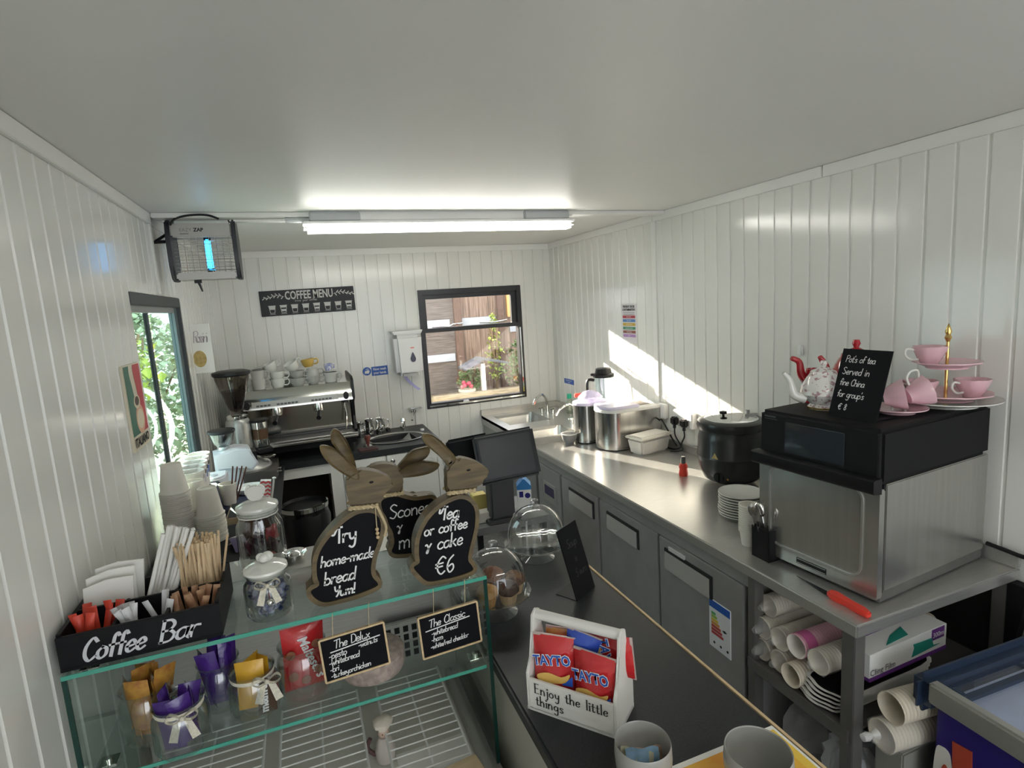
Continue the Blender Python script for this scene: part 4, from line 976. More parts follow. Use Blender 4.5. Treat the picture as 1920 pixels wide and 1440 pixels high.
b = MB(); b.prism([(-.100, .48), (-.090, .668), (-.046, .662), (-.056, .48)], -.003, .001, 'yz'); b.prism(crom([(-.045, .50), (-.042, .57), (-.030, .585), (-.022, .55), (-.030, .50)], 3, True), -.003, .001, 'yz'); b.build('sticker_red', mat('sticker_red', (.45, .06, .03), .5), t)
# ---------------------------------------------------------------- chalkboard rabbits on the glass top
GT = 1.137
def srabbit(name, lab, y0, ysrc, board, head, ears, lines, eye, beads, neck):
    k = y0/ysrc
    def S(P): return [(x*k, max(.0, (z-.663)*k+.663)) for x, z in P]
    cx = sum(p[0] for p in board)/len(board)*k
    t = T(name, lab, 'chalkboard sign', (cx, y0, GT))
    def L(P): return [(x-cx, z) for x, z in P]
    B = crom(L(S(board)), 3, True); O = offset(B, .0105); O = [(x, max(0.0, z)) for x, z in O]
    m = MB(); m.prism(O, .006, .040, 'xz', b=.004); m.prism(O, .0, .006, 'xz', hole=B); m.build('body', WOODB, t)
    m = MB(); m.prism(B, .0035, .0065, 'xz'); m.build('chalk_panel', CHALK, t)
    H = crom(L(S(head)), 3, True)
    m = MB(); m.prism(H, .004, .036, 'xz', b=.006); h = m.build('head', WOODB, t, 50)
    for P, dy in ears:
        E_ = crom(L(S(P)), 3, True); cxx = sum(p[0] for p in E_)/len(E_); cz = sum(p[1] for p in E_)/len(E_)
        m = MB(); n = len(E_)
        I = [(cxx+(x-cxx)*.72, cz+(z-cz)*.80) for x, z in E_]
        m.add([(x, dy, z) for x, z in E_]+[(x, dy+.006, z) for x, z in I]+[(x, dy+.013, z) for x, z in E_]+[(cxx+(x-cxx)*.6, dy+.016, cz+(z-cz)*.6) for x, z in E_],
              [(i, (i+1) % n, n+(i+1) % n, n+i) for i in range(n)]+[tuple(range(n, 2*n))]+[(i, (i+1) % n, 2*n+(i+1) % n, 2*n+i) for i in range(n)]+[(2*n+i, 2*n+(i+1) % n, 3*n+(i+1) % n, 3*n+i) for i in range(n)]+[tuple(range(3*n, 4*n))])
        m.build('ear', WOODB, t, 50)
    if eye:
        e = S([eye])[0]; m = MB(); m.ball((e[0]-cx, .0035, e[1]), .004, 10, 0, (1.3, .5, .7)); m.build('eye', BLACK, h)
    a, b_ = S(neck); x0, x1, z0, z1 = a[0]-cx, b_[0]-cx, a[1], b_[1]
    m = MB(); N = 26
    for s in (0, PI):
        P = []
        for i in range(N+1):
            u = i/N; th = u*14*PI+s
            if u < .5: q = (x0-.004+(x1-x0+.008)*u*2, -.002, z0+(z1-z0)*u*2)
            else: q = (x1+.004-(x1-x0+.008)*(u-.5)*2, .041, z1+(z0-z1)*(u-.5)*2)
            P.append((q[0], q[1]+.0022*math.cos(th), q[2]+.0028*math.sin(th)))
        m.tube(P, .0034, 6)
    c = m.build('twine_collar', TWINE, t)
    if beads:
        m = MB(); bx, bz = x1-.006, z1
        m.tube([(bx, -.004, bz), (bx-.001, -.005, bz-.05)], .0012, 5); m.tube(crom([(bx+.004, -.002, bz), (bx+.014, -.003, bz-.03), (bx+.020, -.002, bz-.055), (bx+.015, -.002, bz-.075)], 5), [.0035]*15+[.005], 6); m.build('twine_tail', TWINE, c)
        for k2 in range(3):
            m = MB(); m.ball((bx-.001, -.006, bz-.054-.0095*k2), .0045, 10); m.build('bead', PINE, c)
    m = MB(FR((-cx, .0032, 0), (1, 0, 0), (0, 0, 1)))
    for s_, x, z, sz, w_, sl in lines: write(m, s_, x*k, (z-.663)*k+.663, sz, w_, sl)
    m.build('lettering', CHALKW, t, 0); return t
R1b = [(.1284, .1758), (.1143, .1867), (.0905, .1898), (.0692, .1844), (.041, .1678), (.0121, .142), (-.0077, .1177), (-.0189, .0883), (-.0214, .0568), (-.0194, .0353), (-.0391, .0257), (-.03, .004), (-.0098, -.0101), (.0225, -.0113), (.0678, -.008), (.1084, .0002), (.1124, .0093), (.1031, .0249), (.1004, .0439), (.1083, .0785), (.122, .1084), (.1326, .139), (.1338, .1617)]
R1h = [(.068, .2165), (.0648, .2425), (.0658, .2674), (.0703, .2823), (.0948, .2923), (.1241, .2873), (.1501, .2749), (.1701, .2586), (.1753, .248), (.1698, .2393), (.1583, .2317), (.148, .2206), (.1393, .2053), (.131, .1988), (.1042, .1990), (.078, .200)]
R1e = [((.0947, .2705), (.0759, .2798), (.0544, .2975), (.0337, .3195), (.0206, .3431), (.0169, .3605), (.0243, .3645), (.0433, .3564), (.0642, .3362), (.082, .3116), (.0953, .2905)), ((.0908, .2854), (.0697, .318), (.0524, .3489), (.044, .3657), (.0442, .3812), (.0513, .394), (.0611, .3911), (.0725, .374), (.0833, .3505), (.0931, .3047))]
srabbit('rabbit_chalkboard', 'brown wooden rabbit chalkboard advertising home-made bread on the glass top', 1.289, 1.33, R1b, R1h, [(R1e[0], .002), (R1e[1], .024)],
        [("†ry", .018, .1270, .038, .0046, .1), ("home-made", -.013, .0762, .0255, .0033, .22), ("bread", -.010, .0310, .030, .0036, .2), ("Yum!", .010, -.0030, .024, .0038, .15)], (.1229, .2599), True, ((.069, .207), (.131, .2015)))
R2b = [(.361, .1567), (.3493, .1791), (.3302, .1901), (.307, .1888), (.2802, .179), (.253, .1613), (.2317, .136), (.218, .106), (.2136, .0738), (.2131, .0506), (.1982, .0424), (.209, .0214), (.2294, -.0021), (.2681, -.0064), (.3113, -.0066), (.3439, -.0006), (.3432, .0117), (.3344, .0293), (.3398, .0556), (.3507, .0875), (.3601, .123)]
R2h = [(.2985, .2060), (.2992, .2440), (.3005, .2690), (.3110, .2840), (.3316, .2907), (.3542, .286), (.3832, .2714), (.4038, .253), (.4073, .2407), (.3971, .2308), (.3793, .2205), (.3681, .2008), (.3348, .2008)]
R2e = ((.3271, .2707), (.3076, .2727), (.2872, .3017), (.2697, .3205), (.254, .3388), (.2476, .3555), (.2546, .364), (.2699, .3602), (.2906, .3428), (.308, .3209), (.3242, .2961))
srabbit('rabbit_chalkboard', 'brown wooden rabbit chalkboard offering tea or coffee and cake for six euro', 1.267, 1.30, R2b, R2h, [(R2e, .004)],
        [("†ea", .268, .1450, .032, .0042, .2), ("or coffee", .2297, .1133, .0275, .0036, .12), ("& cake", .2280, .0730, .034, .0036, .15), ("€6", .2485, .0080, .043, .0038, .15)], (.3544, .2587), False, ((.300, .211), (.366, .206)))
R3b = [(.1577, .1544), (.1723, .1626), (.1999, .1611), (.2201, .1518), (.2475, .1411), (.2762, .1394), (.2977, .1354), (.3024, .1044), (.2848, .0702), (.2669, .0322), (.2419, -.004), (.22, -.0067), (.1988, -.0038), (.1815, .0001), (.172, .0116), (.1809, .032), (.1802, .0619), (.172, .0858), (.1672, .1089), (.1587, .1288)]
R3h = [(.1098, .217), (.1224, .2432), (.1538, .2556), (.181, .2547), (.2042, .2455), (.2185, .2305), (.2217, .2082), (.2157, .1696), (.1872, .1693), (.1604, .1756), (.1308, .1937)]
R3e = [((.2105, .232), (.2331, .2557), (.2561, .274), (.2853, .2787), (.3034, .2778), (.3039, .2629), (.2898, .2466), (.2599, .2367), (.224, .2202)), ((.2104, .226), (.2495, .2435), (.2852, .2442), (.3136, .2374), (.3246, .2293), (.3154, .216), (.2893, .2075), (.2533, .2063), (.21, .2115))]
srabbit('rabbit_chalkboard', 'brown wooden rabbit chalkboard about scones, behind the other two and facing left', 1.453, 1.49, R3b, R3h, [(R3e[0], .022), (R3e[1], .004)],
        [("Scones", .1740, .1003, .038, .0032, .1), ("&", .190, .0598, .034, .003, .1), ("m", .1900, .0110, .044, .0034, .1)], None, False, ((.160, .171), (.217, .168)))

# ---------------------------------------------------------------- coffee bar caddy
t = T('coffee_caddy', 'black wooden caddy lettered Coffee Bar on the left of the glass top', 'caddy', (-.506, 1.272, GT))
CW_, CD_, F_, B_ = .286, .212, .072, .078
b = MB(); b.box(0, CW_, 0, CD_, 0, .006); b.box(0, CW_, 0, .008, .006, F_, b=.001); b.box(0, CW_, .102, .108, .006, F_+.004); b.box(0, CW_, CD_-.008, CD_, .006, B_)
for x in (0, CW_-.008): b.box(x, x+.008, .008, CD_-.008, .006, F_+.004)
b.build('box', mat('black_stained_wood', (.009, .009, .011), .5, var=.3, scale=30, spec=.2), t)
b = MB()
for x in (.092, .186): b.box(x-.003, x+.003, .008, CD_-.008, .006, F_-.004)
b.build('divider', MT['black_stained_wood'], t)
m = MB(FR((0, -.0005, 0), (1, 0, 0), (0, 0, 1)))
write(m, 'Coffee', .036, .013, .045, .0072, .30, 1.02, nib=.35, sx=.86); write(m, 'Bar', .168, .015, .045, .0072, .30, 1.02, nib=.35, sx=1.12)
m.build('lettering', mat('silver_lettering', (.62, .63, .66), .5), t, 0)
def packet(w, h, tk, crimp=.006):
    """a filled flow-wrap packet standing along z"""
    b = MB(); n = 8; k = 5; vs = []; fs = []
    for s in (-1, 1):
        for j in range(n+1):
            v = j/n
            for i in range(k+1):
                u = i/k
                z = v*h; e = min(1, max(0, min(v, 1-v)/(crimp/h+.10)))*1.0
                th = tk/2*math.sin(PI*u)**.7*min(1, e)+.0003
                x = (u-.5)*w*(1-.06*math.sin(PI*v))
                vs.append((x, s*th, z))
    N = (n+1)*(k+1)
    for s in (0, 1):
        for j in range(n):
            for i in range(k):
                a = s*N+j*(k+1)+i; fs.append((a, a+1, a+k+2, a+k+1))
    for j in range(n):
        for i in (0, k):
            a = j*(k+1)+i; fs.append((a, a+k+1, N+a+k+1, N+a))
    b.add(vs, fs); return b
rg = random.Random(11)
def sticks(name, proto, mats, n, x0, x1, y0, y1, z, lab, cat, grp, lean=.3, ly=(-.35, .2)):
    o = None
    for i in range(n):
        loc = (rg.uniform(x0, x1), rg.uniform(y0, y1), z+rg.uniform(0, .006)); rot = (rg.uniform(*ly), rg.uniform(-lean, lean), rg.uniform(-.6, .6))
        if o is None: o = proto.thing(name, mats, lab, cat, grp, loc=loc, rot=rot)
        else: dup(o, loc, rot=rot)
    return o
sticks('sugar_stick', packet(.017, .082, .010), mat('red_stick', (.62, .06, .03), .45), 9, -.485, -.430, 1.300, 1.355, GT+.008, 'red paper sugar stick in the left front compartment of the black caddy', 'sugar sachet', 'red sugar sticks in the caddy', .22)
sticks('sweetener_stick', packet(.015, .080, .008), mat('white_stick', (.66, .66, .67), .45), 10, -.395, -.335, 1.300, 1.355, GT+.008, 'white paper sachet in the middle front compartment of the black caddy', 'sugar sachet', 'white sachets in the caddy', .5)
sticks('brown_sugar_stick', packet(.014, .076, .007), mat('brown_stick', (.52, .34, .20), .55, col2=(.30, .14, .07), scale=25), 12, -.305, -.240, 1.300, 1.355, GT+.008, 'brown paper sugar sachet in the right front compartment of the black caddy', 'sugar sachet', 'brown sugar sachets in the caddy', .3)
b = MB(); b.box(-.0025, .0025, -.0008, .0008, 0, .155)
sticks('stirrer', b, PLY, 70, -.315, -.240, 1.395, 1.455, GT+.008, 'birch wood stirrer standing in the back right compartment of the caddy', 'stirrer', 'wooden stirrers in the caddy', .16, (-.22, .12))
b = MB(); b.lathe([(.0045, 0), (.0045, .20), (.0040, .20), (.0040, 0)], seg=10)
o = None
for i in range(12):
    loc = (-.392+.05*((i*5) % 12)/12, 1.40+.05*((i*7) % 12)/12, GT+.012); rot = (rg.uniform(-.06, .02), rg.uniform(.30, .42), 0)
    if o is None: o = b.thing('paper_straw', PAPER, 'white paper straw leaning in the back middle compartment of the caddy', 'straw', 'white straws in the caddy', loc=loc, rot=rot)
    else: dup(o, loc, rot=rot)
for i, (x, z, a) in enumerate(((-.500, .008, .03), (-.495, .009, -.02), (-.490, .010, .05))):
    b = MB(); P = [(0, 0), (.090, 0), (.096, .112+.008*i), (.045, .112+.009*i), (.002, .100+.010*i)]; b.prism(P, 0, .007, 'xz', b=.001)
    b.thing('napkin', PAPER, ('folded white napkin at the front of the pile in the black caddy', 'folded white napkin in the middle of the pile in the black caddy', 'folded white napkin at the back of the pile, standing highest')[i], 'napkin', 'napkins in the caddy', loc=(x, 1.395+.024*i, GT+z), rot=(-.14+.03*i, a, 0))

# ---------------------------------------------------------------- glass jars
def bow(t, x, y, z, s=1.0, mt=LACE):
    b = MB(FR((x, y, z), (1, 0, 0), (0, 0, 1)))
    for sg in (-1, 1):
        P = crom([(0, 0), (sg*.018*s, .012*s), (sg*.026*s, .002*s), (sg*.014*s, -.006*s), (0, 0)], 4)
        b.add([(p[0], p[1], -.004) for p in P]+[(p[0], p[1], .006) for p in P], [(i, i+1, len(P)+i+1, len(P)+i) for i in range(len(P)-1)])
        b.add([(sg*.001, -.002, .001), (sg*.014*s, -.004*s, .003), (sg*.026*s, -.040*s, .002), (sg*.012*s, -.044*s, .004)], [(0, 1, 2, 3)])
    b.ball((0, 0, .003), .005*s, 8)
    return b.build('lace_bow', mt, t)
def jar(name, lab, x, y, z, r, h, neck=.80, rib=False, wob=.02):
    t = T(name, lab, 'jar', (x, y, z))
    w_ = (lambda a, k: 1+(wob*math.cos(14*a) if 2 <= k <= 4 else 0)) if rib else None
    b = MB(); b.lathe([(0, .003), (r*.86, 0), (r, .012), (r, h*.66), (r*.96, h*.76), (r*neck, h*.86), (r*neck, h*.92), (r*(neck+.07), h), (r*(neck+.03), h), (r*(neck-.04), h*.92), (r*(neck-.04), h*.86), (r*.92, h*.75), (r*.95, h*.66), (r*.95, .014), (0, .010)], seg=56 if rib else 36, wob=w_)
    b.build('glass', GLASSJ, t); return t
# tall jar with a heart knob
t = jar('lidded_jar', 'tall ribbed glass jar with a heart-knobbed white lid on the glass top', -.152, 1.585, GT, .057, .165, .84, True, .035)
b = MB(); b.lathe([(.040, .150), (.047, .155), (.050, .168), (.053, .170), (.052, .176), (.035, .184), (0, .187)], seg=36); l = b.build('lid', CERAM, t)
b = MB(); b.prism(crom([(0, .183), (.020, .200), (.025, .218), (.014, .230), (0, .222), (-.014, .230), (-.025, .218), (-.020, .200)], 4, True), -.008, .008, 'xz', b=.005); b.build('heart_knob', CERAM, l, 60)
b = MB(); b.lathe([(.0485, .150), (.0500, .1505), (.0500, .154), (.048, .154)], seg=36, wob=lambda a, k: 1+.02*math.cos(24*a)); b.build('scalloped_seal', CERAM, l)
for i in range(16):
    a = i*2.4; r_ = .012+.03*((i*7) % 10)/10
    b = packet(.034, .04, .012)
    b.thing('wrapped_biscuit', mat('dark_wrapper', (.05, .012, .025), .25, coat=.4) if i != 8 else mat('red_wrapper', (.42, .03, .05), .25, coat=.4), 'dark red foil-wrapped sweet in the tall heart-lidded jar' if i == 8 else 'dark foil-wrapped sweet in the tall heart-lidded jar', 'sweet', 'red sweets in the tall jar' if i == 8 else 'dark sweets in the tall jar', loc=(-.152+r_*math.cos(a), 1.585+r_*math.sin(a), GT+.010+.0075*i), rot=(rg.uniform(-.3, .3), rg.uniform(-.4, .4), a))
# small jar with blue sweets
t = jar('lidded_jar', 'squat glass jar of blue sweets with a white lid and lace bow', -.127, 1.325, GT, .050, .100, .82, True, .012)
b = MB(); b.lathe([(.038, .092), (.040, .098), (.043, .101), (.047, .106), (.046, .111), (.030, .119), (0, .123)], seg=36); l = b.build('lid', CERAM, t)
b = MB()
for a, s in ((0, .013), (PI*.66, .011), (PI*1.33, .011)): b.ball((.008*math.cos(a+.5), .006*math.sin(a+.5), .132), s, 12, 0, (1, .8, .9))
b.build('clover_knob', CERAM, l)
bow(t, .004, -.047, .086, 1.0)
b = MB(); b.tube([(.004, -.050, .082), (.006, -.054, .055)], .0008, 4); b.ball((.006, -.055, .050), .0075, 12); b.build('silver_bell', CHROME, t)
o = None
for i in range(52):
    a = i*2.4; r_ = .038*math.sqrt(((i*13) % 52)/52)
    loc = (-.127+r_*math.cos(a), 1.325+r_*math.sin(a), GT+.016+.050*i/52); rot = (rg.uniform(0, 3), rg.uniform(0, 3), a)
    if o is None:
        b = MB(); b.ball((0, 0, 0), .0095, 8, 0, (1, 1, .8)); b.lathe([(.001, .006), (.007, .014), (.001, .006)], seg=8); b.lathe([(.001, -.006), (.007, -.014), (.001, -.006)], seg=8)
        o = b.thing('blue_sweet', mat('blue_silver_foil', (.03, .06, .30), .2, coat=.6, col2=(.45, .48, .55), scale=55), 'blue and silver wrapped sweet in the squat lidded jar', 'sweet', 'blue sweets in the squat jar', loc=loc, rot=rot)
    else: dup(o, loc, rot=rot)
# steel tin behind
t = T('steel_dish', 'small shiny steel dish on the rear rail behind the jars', 'dish', (-.078, 1.606, GT))
b = MB(); b.lathe([(0, 0), (.022, 0), (.030, .012), (.034, .016), (.033, .017), (.026, .012), (0, .004)], seg=28); b.build('dish', CHROME, t)
b = MB(); b.lathe([(0, .004), (.016, .006), (.018, .016), (.010, .022), (0, .022)], seg=20); b.build('inner_cup', CHROME, t)
# jars on the glass shelf
GS = .9005
def filled(name, lab, x, y, r, h, packs, bowat=None, neck=.86):
    t = jar(name, lab, x, y, GS, r, h, neck)
    if bowat: 
        b = MB(); b.lathe([(r*neck*1.01, h*.845), (r*neck*1.03, h*.89), (r*neck*1.01, h*.925)], seg=30); b.build('lace_band', LACE, t)
        bow(t, bowat*r, -r*.86, h*.86, 1.15)
    for (nm, m_, lb, cat, grp, n, w_, hh, zz) in packs:
        o = None
        for i in range(n):
            a = i*2*PI/max(n, 1)+.4; rr_ = r*.42 if n > 1 else 0
            loc = (x+rr_*math.cos(a), y+rr_*math.sin(a), GS+zz+.006*(i % 3)); rot = (rg.uniform(-.12, .12), rg.uniform(-.22, .22), a+PI/2+rg.uniform(-.3, .3))
            if o is None: o = packet(w_, hh, .016).thing(nm, m_, lb, cat, grp, loc=loc, rot=rot)
            else: dup(o, loc, rot=rot)
    return t
filled('open_jar', 'open glass jar of golden snack packets at the left end of the glass shelf', -.400, 1.365, .056, .118, [('snack_packet', mat('golden_wrapper', (.55, .30, .05), .25, coat=.4, bump=.3, scale=50, col2=(.40, .16, .04)), 'golden wrapped bar standing in the leftmost open jar', 'chocolate bar', 'golden bars in the leftmost jar', 6, .050, .135, .008)])
filled('open_jar', 'open glass jar of purple bars with a lace bow at the front of the shelf', -.325, 1.292, .055, .108, [('purple_bar', PURPLE, 'purple wrapped bar in the front bow-tied jar', 'chocolate bar', 'purple bars in the front jar', 5, .045, .112, .010)], .25)
filled('open_jar', 'open glass jar of purple bars behind the front bow-tied jar', -.262, 1.405, .050, .112, [('purple_bar', PURPLE, 'purple wrapped bar standing out of the rear purple jar', 'chocolate bar', 'purple bars in the rear jar', 6, .044, .140, .008)])
filled('open_jar', 'open glass jar of yellow packets with a lace bow in the middle of the shelf', -.185, 1.340, .054, .108, [('yellow_packet', YELLOW, 'yellow sweet packet in the middle bow-tied jar', 'sweet packet', 'yellow packets in the middle jar', 3, .062, .110, .010)], .62)
t = packet(.040, .085, .012).thing('brown_packet', mat('brown_foil', (.07, .04, .025), .25, coat=.4), 'dark brown sweet packet showing letters inside the yellow jar', 'sweet packet', loc=(-.158, 1.302, GS+.012), rot=(0, .05, .2))
btext("m&m's", .024, CHALKW, t, FR((.0, -.0066, .040), (0, 0, 1), (-1, 0, 0)), bold=.001)
t = jar('open_jar', 'wide glass jar holding a big red sweet bag, right end of the jars', -.075, 1.365, GS, .060, .125, .86)
t = packet(.098, .158, .040).thing('red_sweet_bag', REDF, 'big red sweet bag standing out of the jar beside the hanging signs', 'sweet bag', loc=(-.075, 1.362, GS+.010), rot=(0, .03, .1))
btext('Maltesers', .030, CHALKW, t, FR((.006, -.0215, .082), (.35, 0, -1), (1, 0, .35)), bold=.0008, shear=.2)
b = MB(FR((0, -.0212, 0), (1, 0, 0), (0, 0, 1)))
for q, (x, z) in enumerate(((.03, .05), (-.028, .045), (-.03, .10), (.028, .115), (.0, .03))): b.lathe([(0, 0), (.011, 0), (.010, .001), (0, .0015)], (x, z, 0), 12)
b.build('ball_print', mat('choc_print', (.25, .09, .04), .4), t)
# hanging signs
def hang(lab, tl, w_, h_, tilt, lines, strs, ul):
    t = T('hanging_sign', lab, 'chalkboard sign', (tl[0], 1.252, tl[1]), rot=(0, -tilt, 0))
    b = MB(); b.box(0, w_, 0, .004, -h_, 0, b=.001); b.build('board', CHALK, t)
    b = MB(); P = rrect(0, w_, -h_, 0, .004, 2); b.prism(P, -.002, .0045, 'xz', hole=offset(P, -.0042)); b.build('frame', PINE, t)
    m = MB(FR((0, -.0005, 0), (1, 0, 0), (0, 0, 1)))
    for s_, x, z, sz, wd in lines: write(m, s_, x, z, sz, wd, .15, .95, rise=.03)
    m.ribbon([(ul[0], ul[2]), (ul[1], ul[3])], .0028, 0, .0006); m.build('lettering', CHALKW, t, 0)
    b = MB()
    for x in strs: b.tube([(x, -.001, 0), (x+.004, 0, .03), (x+.008, .004, 1.134-tl[1])], .0008, 5)
    b.build('string', TWINE, t)
hang('small framed chalkboard listing the Delux filling, hung from the glass top', (-.035, 1.082), .147, .108, .05, [('The Delux', .030, -.030, .020, .0021), ('-pesto', .016, -.052, .016, .0019), ('-walnuts', .082, -.045, .013, .0018), ('-whitebread', .014, -.068, .0145, .0019), ('-bri', .014, -.084, .0145, .0019), ('-turkeyorchicken', .014, -.099, .0135, .0018)], (.032, .112), (.022, .132, -.037, -.030))
hang('small framed chalkboard listing the Classic filling, hung at the right of the case', (.187, 1.076), .150, .110, .045, [('The Classic', .024, -.034, .020, .0021), ('-whitebread', .028, -.056, .014, .0019), ('-ham', .026, -.072, .014, .0019), ('-white/red cheddar', .022, -.089, .0125, .0018)], (.040, .118), (.016, .125, -.041, -.034))
# figure and bread in the case
t = T('chef_figurine', 'small chef figurine with a floppy cream hat on the case floor', 'figurine', (.094, 1.40, .62))
b = MB(); b.lathe([(0, 0), (.024, 0), (.027, .03), (.019, .058), (.014, .066), (0, .068)], seg=18); b.build('body', mat('figurine_coat', (.60, .55, .50), .6), t)
b = MB(); b.ball((0, 0, .078), .015, 14); b.build('head', mat('figurine_face', (.66, .48, .38), .6), t)
b = MB(); b.ball((-.004, -.013, .080), .002, 6); b.ball((.006, -.013, .080), .002, 6); b.build('eyes', BLACK, t)
b = MB(); b.lathe([(.014, .086), (.015, .094), (.024, .100), (.026, .110), (.014, .118), (0, .119)], seg=18, wob=lambda a, k: 1+.08*math.cos(5*a)); b.build('hat', mat('figurine_hat', (.78, .70, .60), .7), t)
b = MB(); P = crom([(-.026, 0, .02), (-.045, 0, .045), (-.035, 0, .07)], 4); b.tube(P, .006, 8); b.build('arm', mat('figurine_arm', (.10, .05, .05), .6), t)
b = MB(); b.box(0, .14, 0, .09, 0, .012, b=.004); b.thing('bread_board', mat('pale_board', (.66, .52, .33), .6, var=.25, scale=8, stretch=(1, 10, 10)), 'pale wooden board in the near right corner of the case floor', 'board', loc=(.165, 1.10, .706), rz=.15)
b = MB(); b.lathe([(0, 0), (.075, .003), (.082, .02), (.080, .048), (.060, .058), (0, .060)], seg=32); b.thing('speckled_cake', mat('pink_speckle', (.45, .36, .32), .6, var=.35, scale=70), 'round speckled pinkish cake inside the case behind the first hanging sign', 'cake', loc=(.085, 1.375, GS))
# ---------------------------------------------------------------- coffee machine and things on the coffee counter
t = T('espresso_machine', 'wide chrome two-group espresso machine on the black coffee worktop', 'coffee machine', (-.37, 3.70, .9))
W_, D_ = .66, .48
ES = mat('machine_chrome', (.62, .61, .58), .16, 1.0)
b = MB(); b.prism([(.06, .10), (.06, .135), (.30, .135), (.30, .40), (.0, .40), (.02, .345), (.10, .345)][::-1] if False else [(.16, .12), (.46, .12), (.46, .44), (.16, .44)], .02, W_-.02, 'yz'); b.build('body', mat('machine_back', (.10, .10, .10), .3, .6), t)
b = MB(); b.prism([(.0, .345), (.005, .395), (.06, .455), (D_, .455), (D_, .43), (.16, .43), (.14, .345)], .01, W_-.01, 'yz'); b.build('head', ES, t)
b = MB(); b.box(.06, W_-.10, -.002, .004, .358, .392); pnl = b.build('button_panel', mat('panel_pale', (.55, .55, .52), .4), t)
b = MB()
for x0, n in ((.085, 4), (.20, 6), (.40, 6)):
    for i in range(n): b.box(x0+i*.021, x0+i*.021+.016, -.004, .0, .362, .373)
b.build('buttons', mat('panel_buttons', (.12, .12, .12), .4), pnl)
for x in (.035, W_-.05):
    b = MB(); b.lathe([(0, -.010), (.016, -.008), (.017, 0)], (x, 0, .375), 18, 0, 'y', 1.5, 1); b.build('steam_knob', BLACK, t)
b = MB(); b.box(.02, W_-.02, .15, .165, .15, .345); b.build('splash_back', mat('mirror_back', (.60, .57, .51), .12, 1.0), t)
b = MB(); b.box(-.0, W_, -.02, .30, .105, .135, b=.003); b.box(0, W_, -.024, -.02, .108, .118); b.build('drip_tray', ES, t)
b = MB()
for i in range(9): b.box(.02, W_-.02, .0+i*.016, .010+i*.016, .1352, .1366)
b.build('tray_grille', mat('grille_dark', (.08, .08, .08), .4, .8), t)
for sx in (-.004, W_-.012):
    b = MB(); b.prism([(.0, .47), (.05, .49), (.44, .49), (.46, .44), (.46, .11), (.10, .11), (.06, .14), (.11, .22), (.09, .32), (-.01, .36)], sx, sx+.016, 'yz', b=.003); b.build('side_panel', BLACK, t)
for x in (.19, .44):
    b = MB(); b.lathe([(.030, .345), (.034, .32), (.034, .29), (.028, .285), (0, .285)], (x, .075, 0), 20); g = b.build('group_head', ES, t)
    b = MB(); b.tube([(x, .06, .288), (x-.005, -.02, .280), (x-.01, -.09, .268)], [.010, .011, .014], 10); b.build('portafilter', BLACK, g)
b = MB(); b.tube(crom([(W_-.06, .05, .345), (W_-.065, .02, .32), (W_-.06, .0, .25), (W_-.07, -.01, .16)], 5), .005, 6); b.tube([(W_-.075, .03, .335), (W_-.045, .02, .335)], .012, 8); b.build('steam_wand', CHROME, t)
b = MB(); b.box(.01, W_-.01, .02, D_-.02, .06, .105); b.build('base', BLACKM, t)
for x in (.05, W_-.05):
    for y in (.06, .40):
        b = MB(); b.cyl((x, y, 0), .022, .062, seg=12); b.build('foot', BLACK, t)
MZ = .9+.4555
def mug(lab, x, y, z, m_, rz=0, rot=None, r=.040, h=.062, rr=1.0, grp='cups on the coffee machine', nm='coffee_cup'):
    t = T(nm, lab, 'cup', (x, y, z), rz, grp, rot)
    b = MB(); b.lathe([(0, 0), (r*.62*rr, 0), (r*.70*rr, .004), (r*.92, h*.45), (r, h), (r*.93, h), (r*.84, h*.45), (0, h*.12)], seg=26); b.build('bowl', m_, t)
    b = MB(); b.tube(crom([(r*.92, 0, h*.80), (r*1.45, 0, h*.82), (r*1.55, 0, h*.5), (r*1.30, 0, h*.25), (r*.84, 0, h*.25)], 4), .0045, 7); b.build('handle', m_, t); return t
GC = mat('cup_grey_white', (.50, .50, .47), .15, coat=.3)
mug('grey cup at the bottom of the leftmost pair on the coffee machine', -.262, 3.80, MZ, GC, -.3, r=.043, h=.066, rr=1.25)
mug('grey cup on top of the leftmost pair on the coffee machine', -.262, 3.80, MZ+.062, GC, -.3, r=.043, h=.060, rr=1.25)
b = plate_bm(.048, .008); b.thing('saucer', CERAMG, 'tilted saucer lying on the leftmost pair of cups', 'saucer', loc=(-.26, 3.80, MZ+.128), rot=(.02, -.14, 0))
mug('white cup at the bottom of the tilted stack beside the leftmost pair', -.155, 3.82, MZ, CERAM, -.2, r=.046, h=.058)
mug('white cup in the middle of the tilted stack on the coffee machine', -.152, 3.82, MZ+.046, CERAM, -.2, r=.046, h=.056)
mug('white cup tipped on top of the tilted stack on the coffee machine', -.175, 3.83, MZ+.105, CERAM, .3, rot=(0, -.45, .3), r=.044, h=.056)
mug('wide grey cup at the bottom of the middle stack', -.035, 3.80, MZ, CERAMG, -.3, r=.047, h=.052)
mug('wide grey cup second in the middle stack', -.035, 3.80, MZ+.047, CERAMG, -.3, r=.045, h=.050)
mug('white cup tipped over on the middle stack of the coffee machine', -.045, 3.82, MZ+.103, CERAM, .5, rot=(0, -.55, .5), r=.043, h=.056)
mug('grey cup behind the middle stack on the coffee machine', -.095, 3.92, MZ, CERAMG, .2)
mug('grey cup at the bottom of the stack under the yellow cup', .055, 3.81, MZ, CERAMG, -.2, r=.045, h=.054)
mug('grey cup upside down under the yellow cup', .055, 3.81, MZ+.105, CERAMG, rot=(PI, 0, .2), r=.046, h=.050)
mug('mustard yellow cup on top of the cup stack', .040, 3.83, MZ+.112, mat('mustard_cup', (.55, .36, .08), .2, coat=.3), rot=(0, -.12, -.1), r=.040, h=.050)
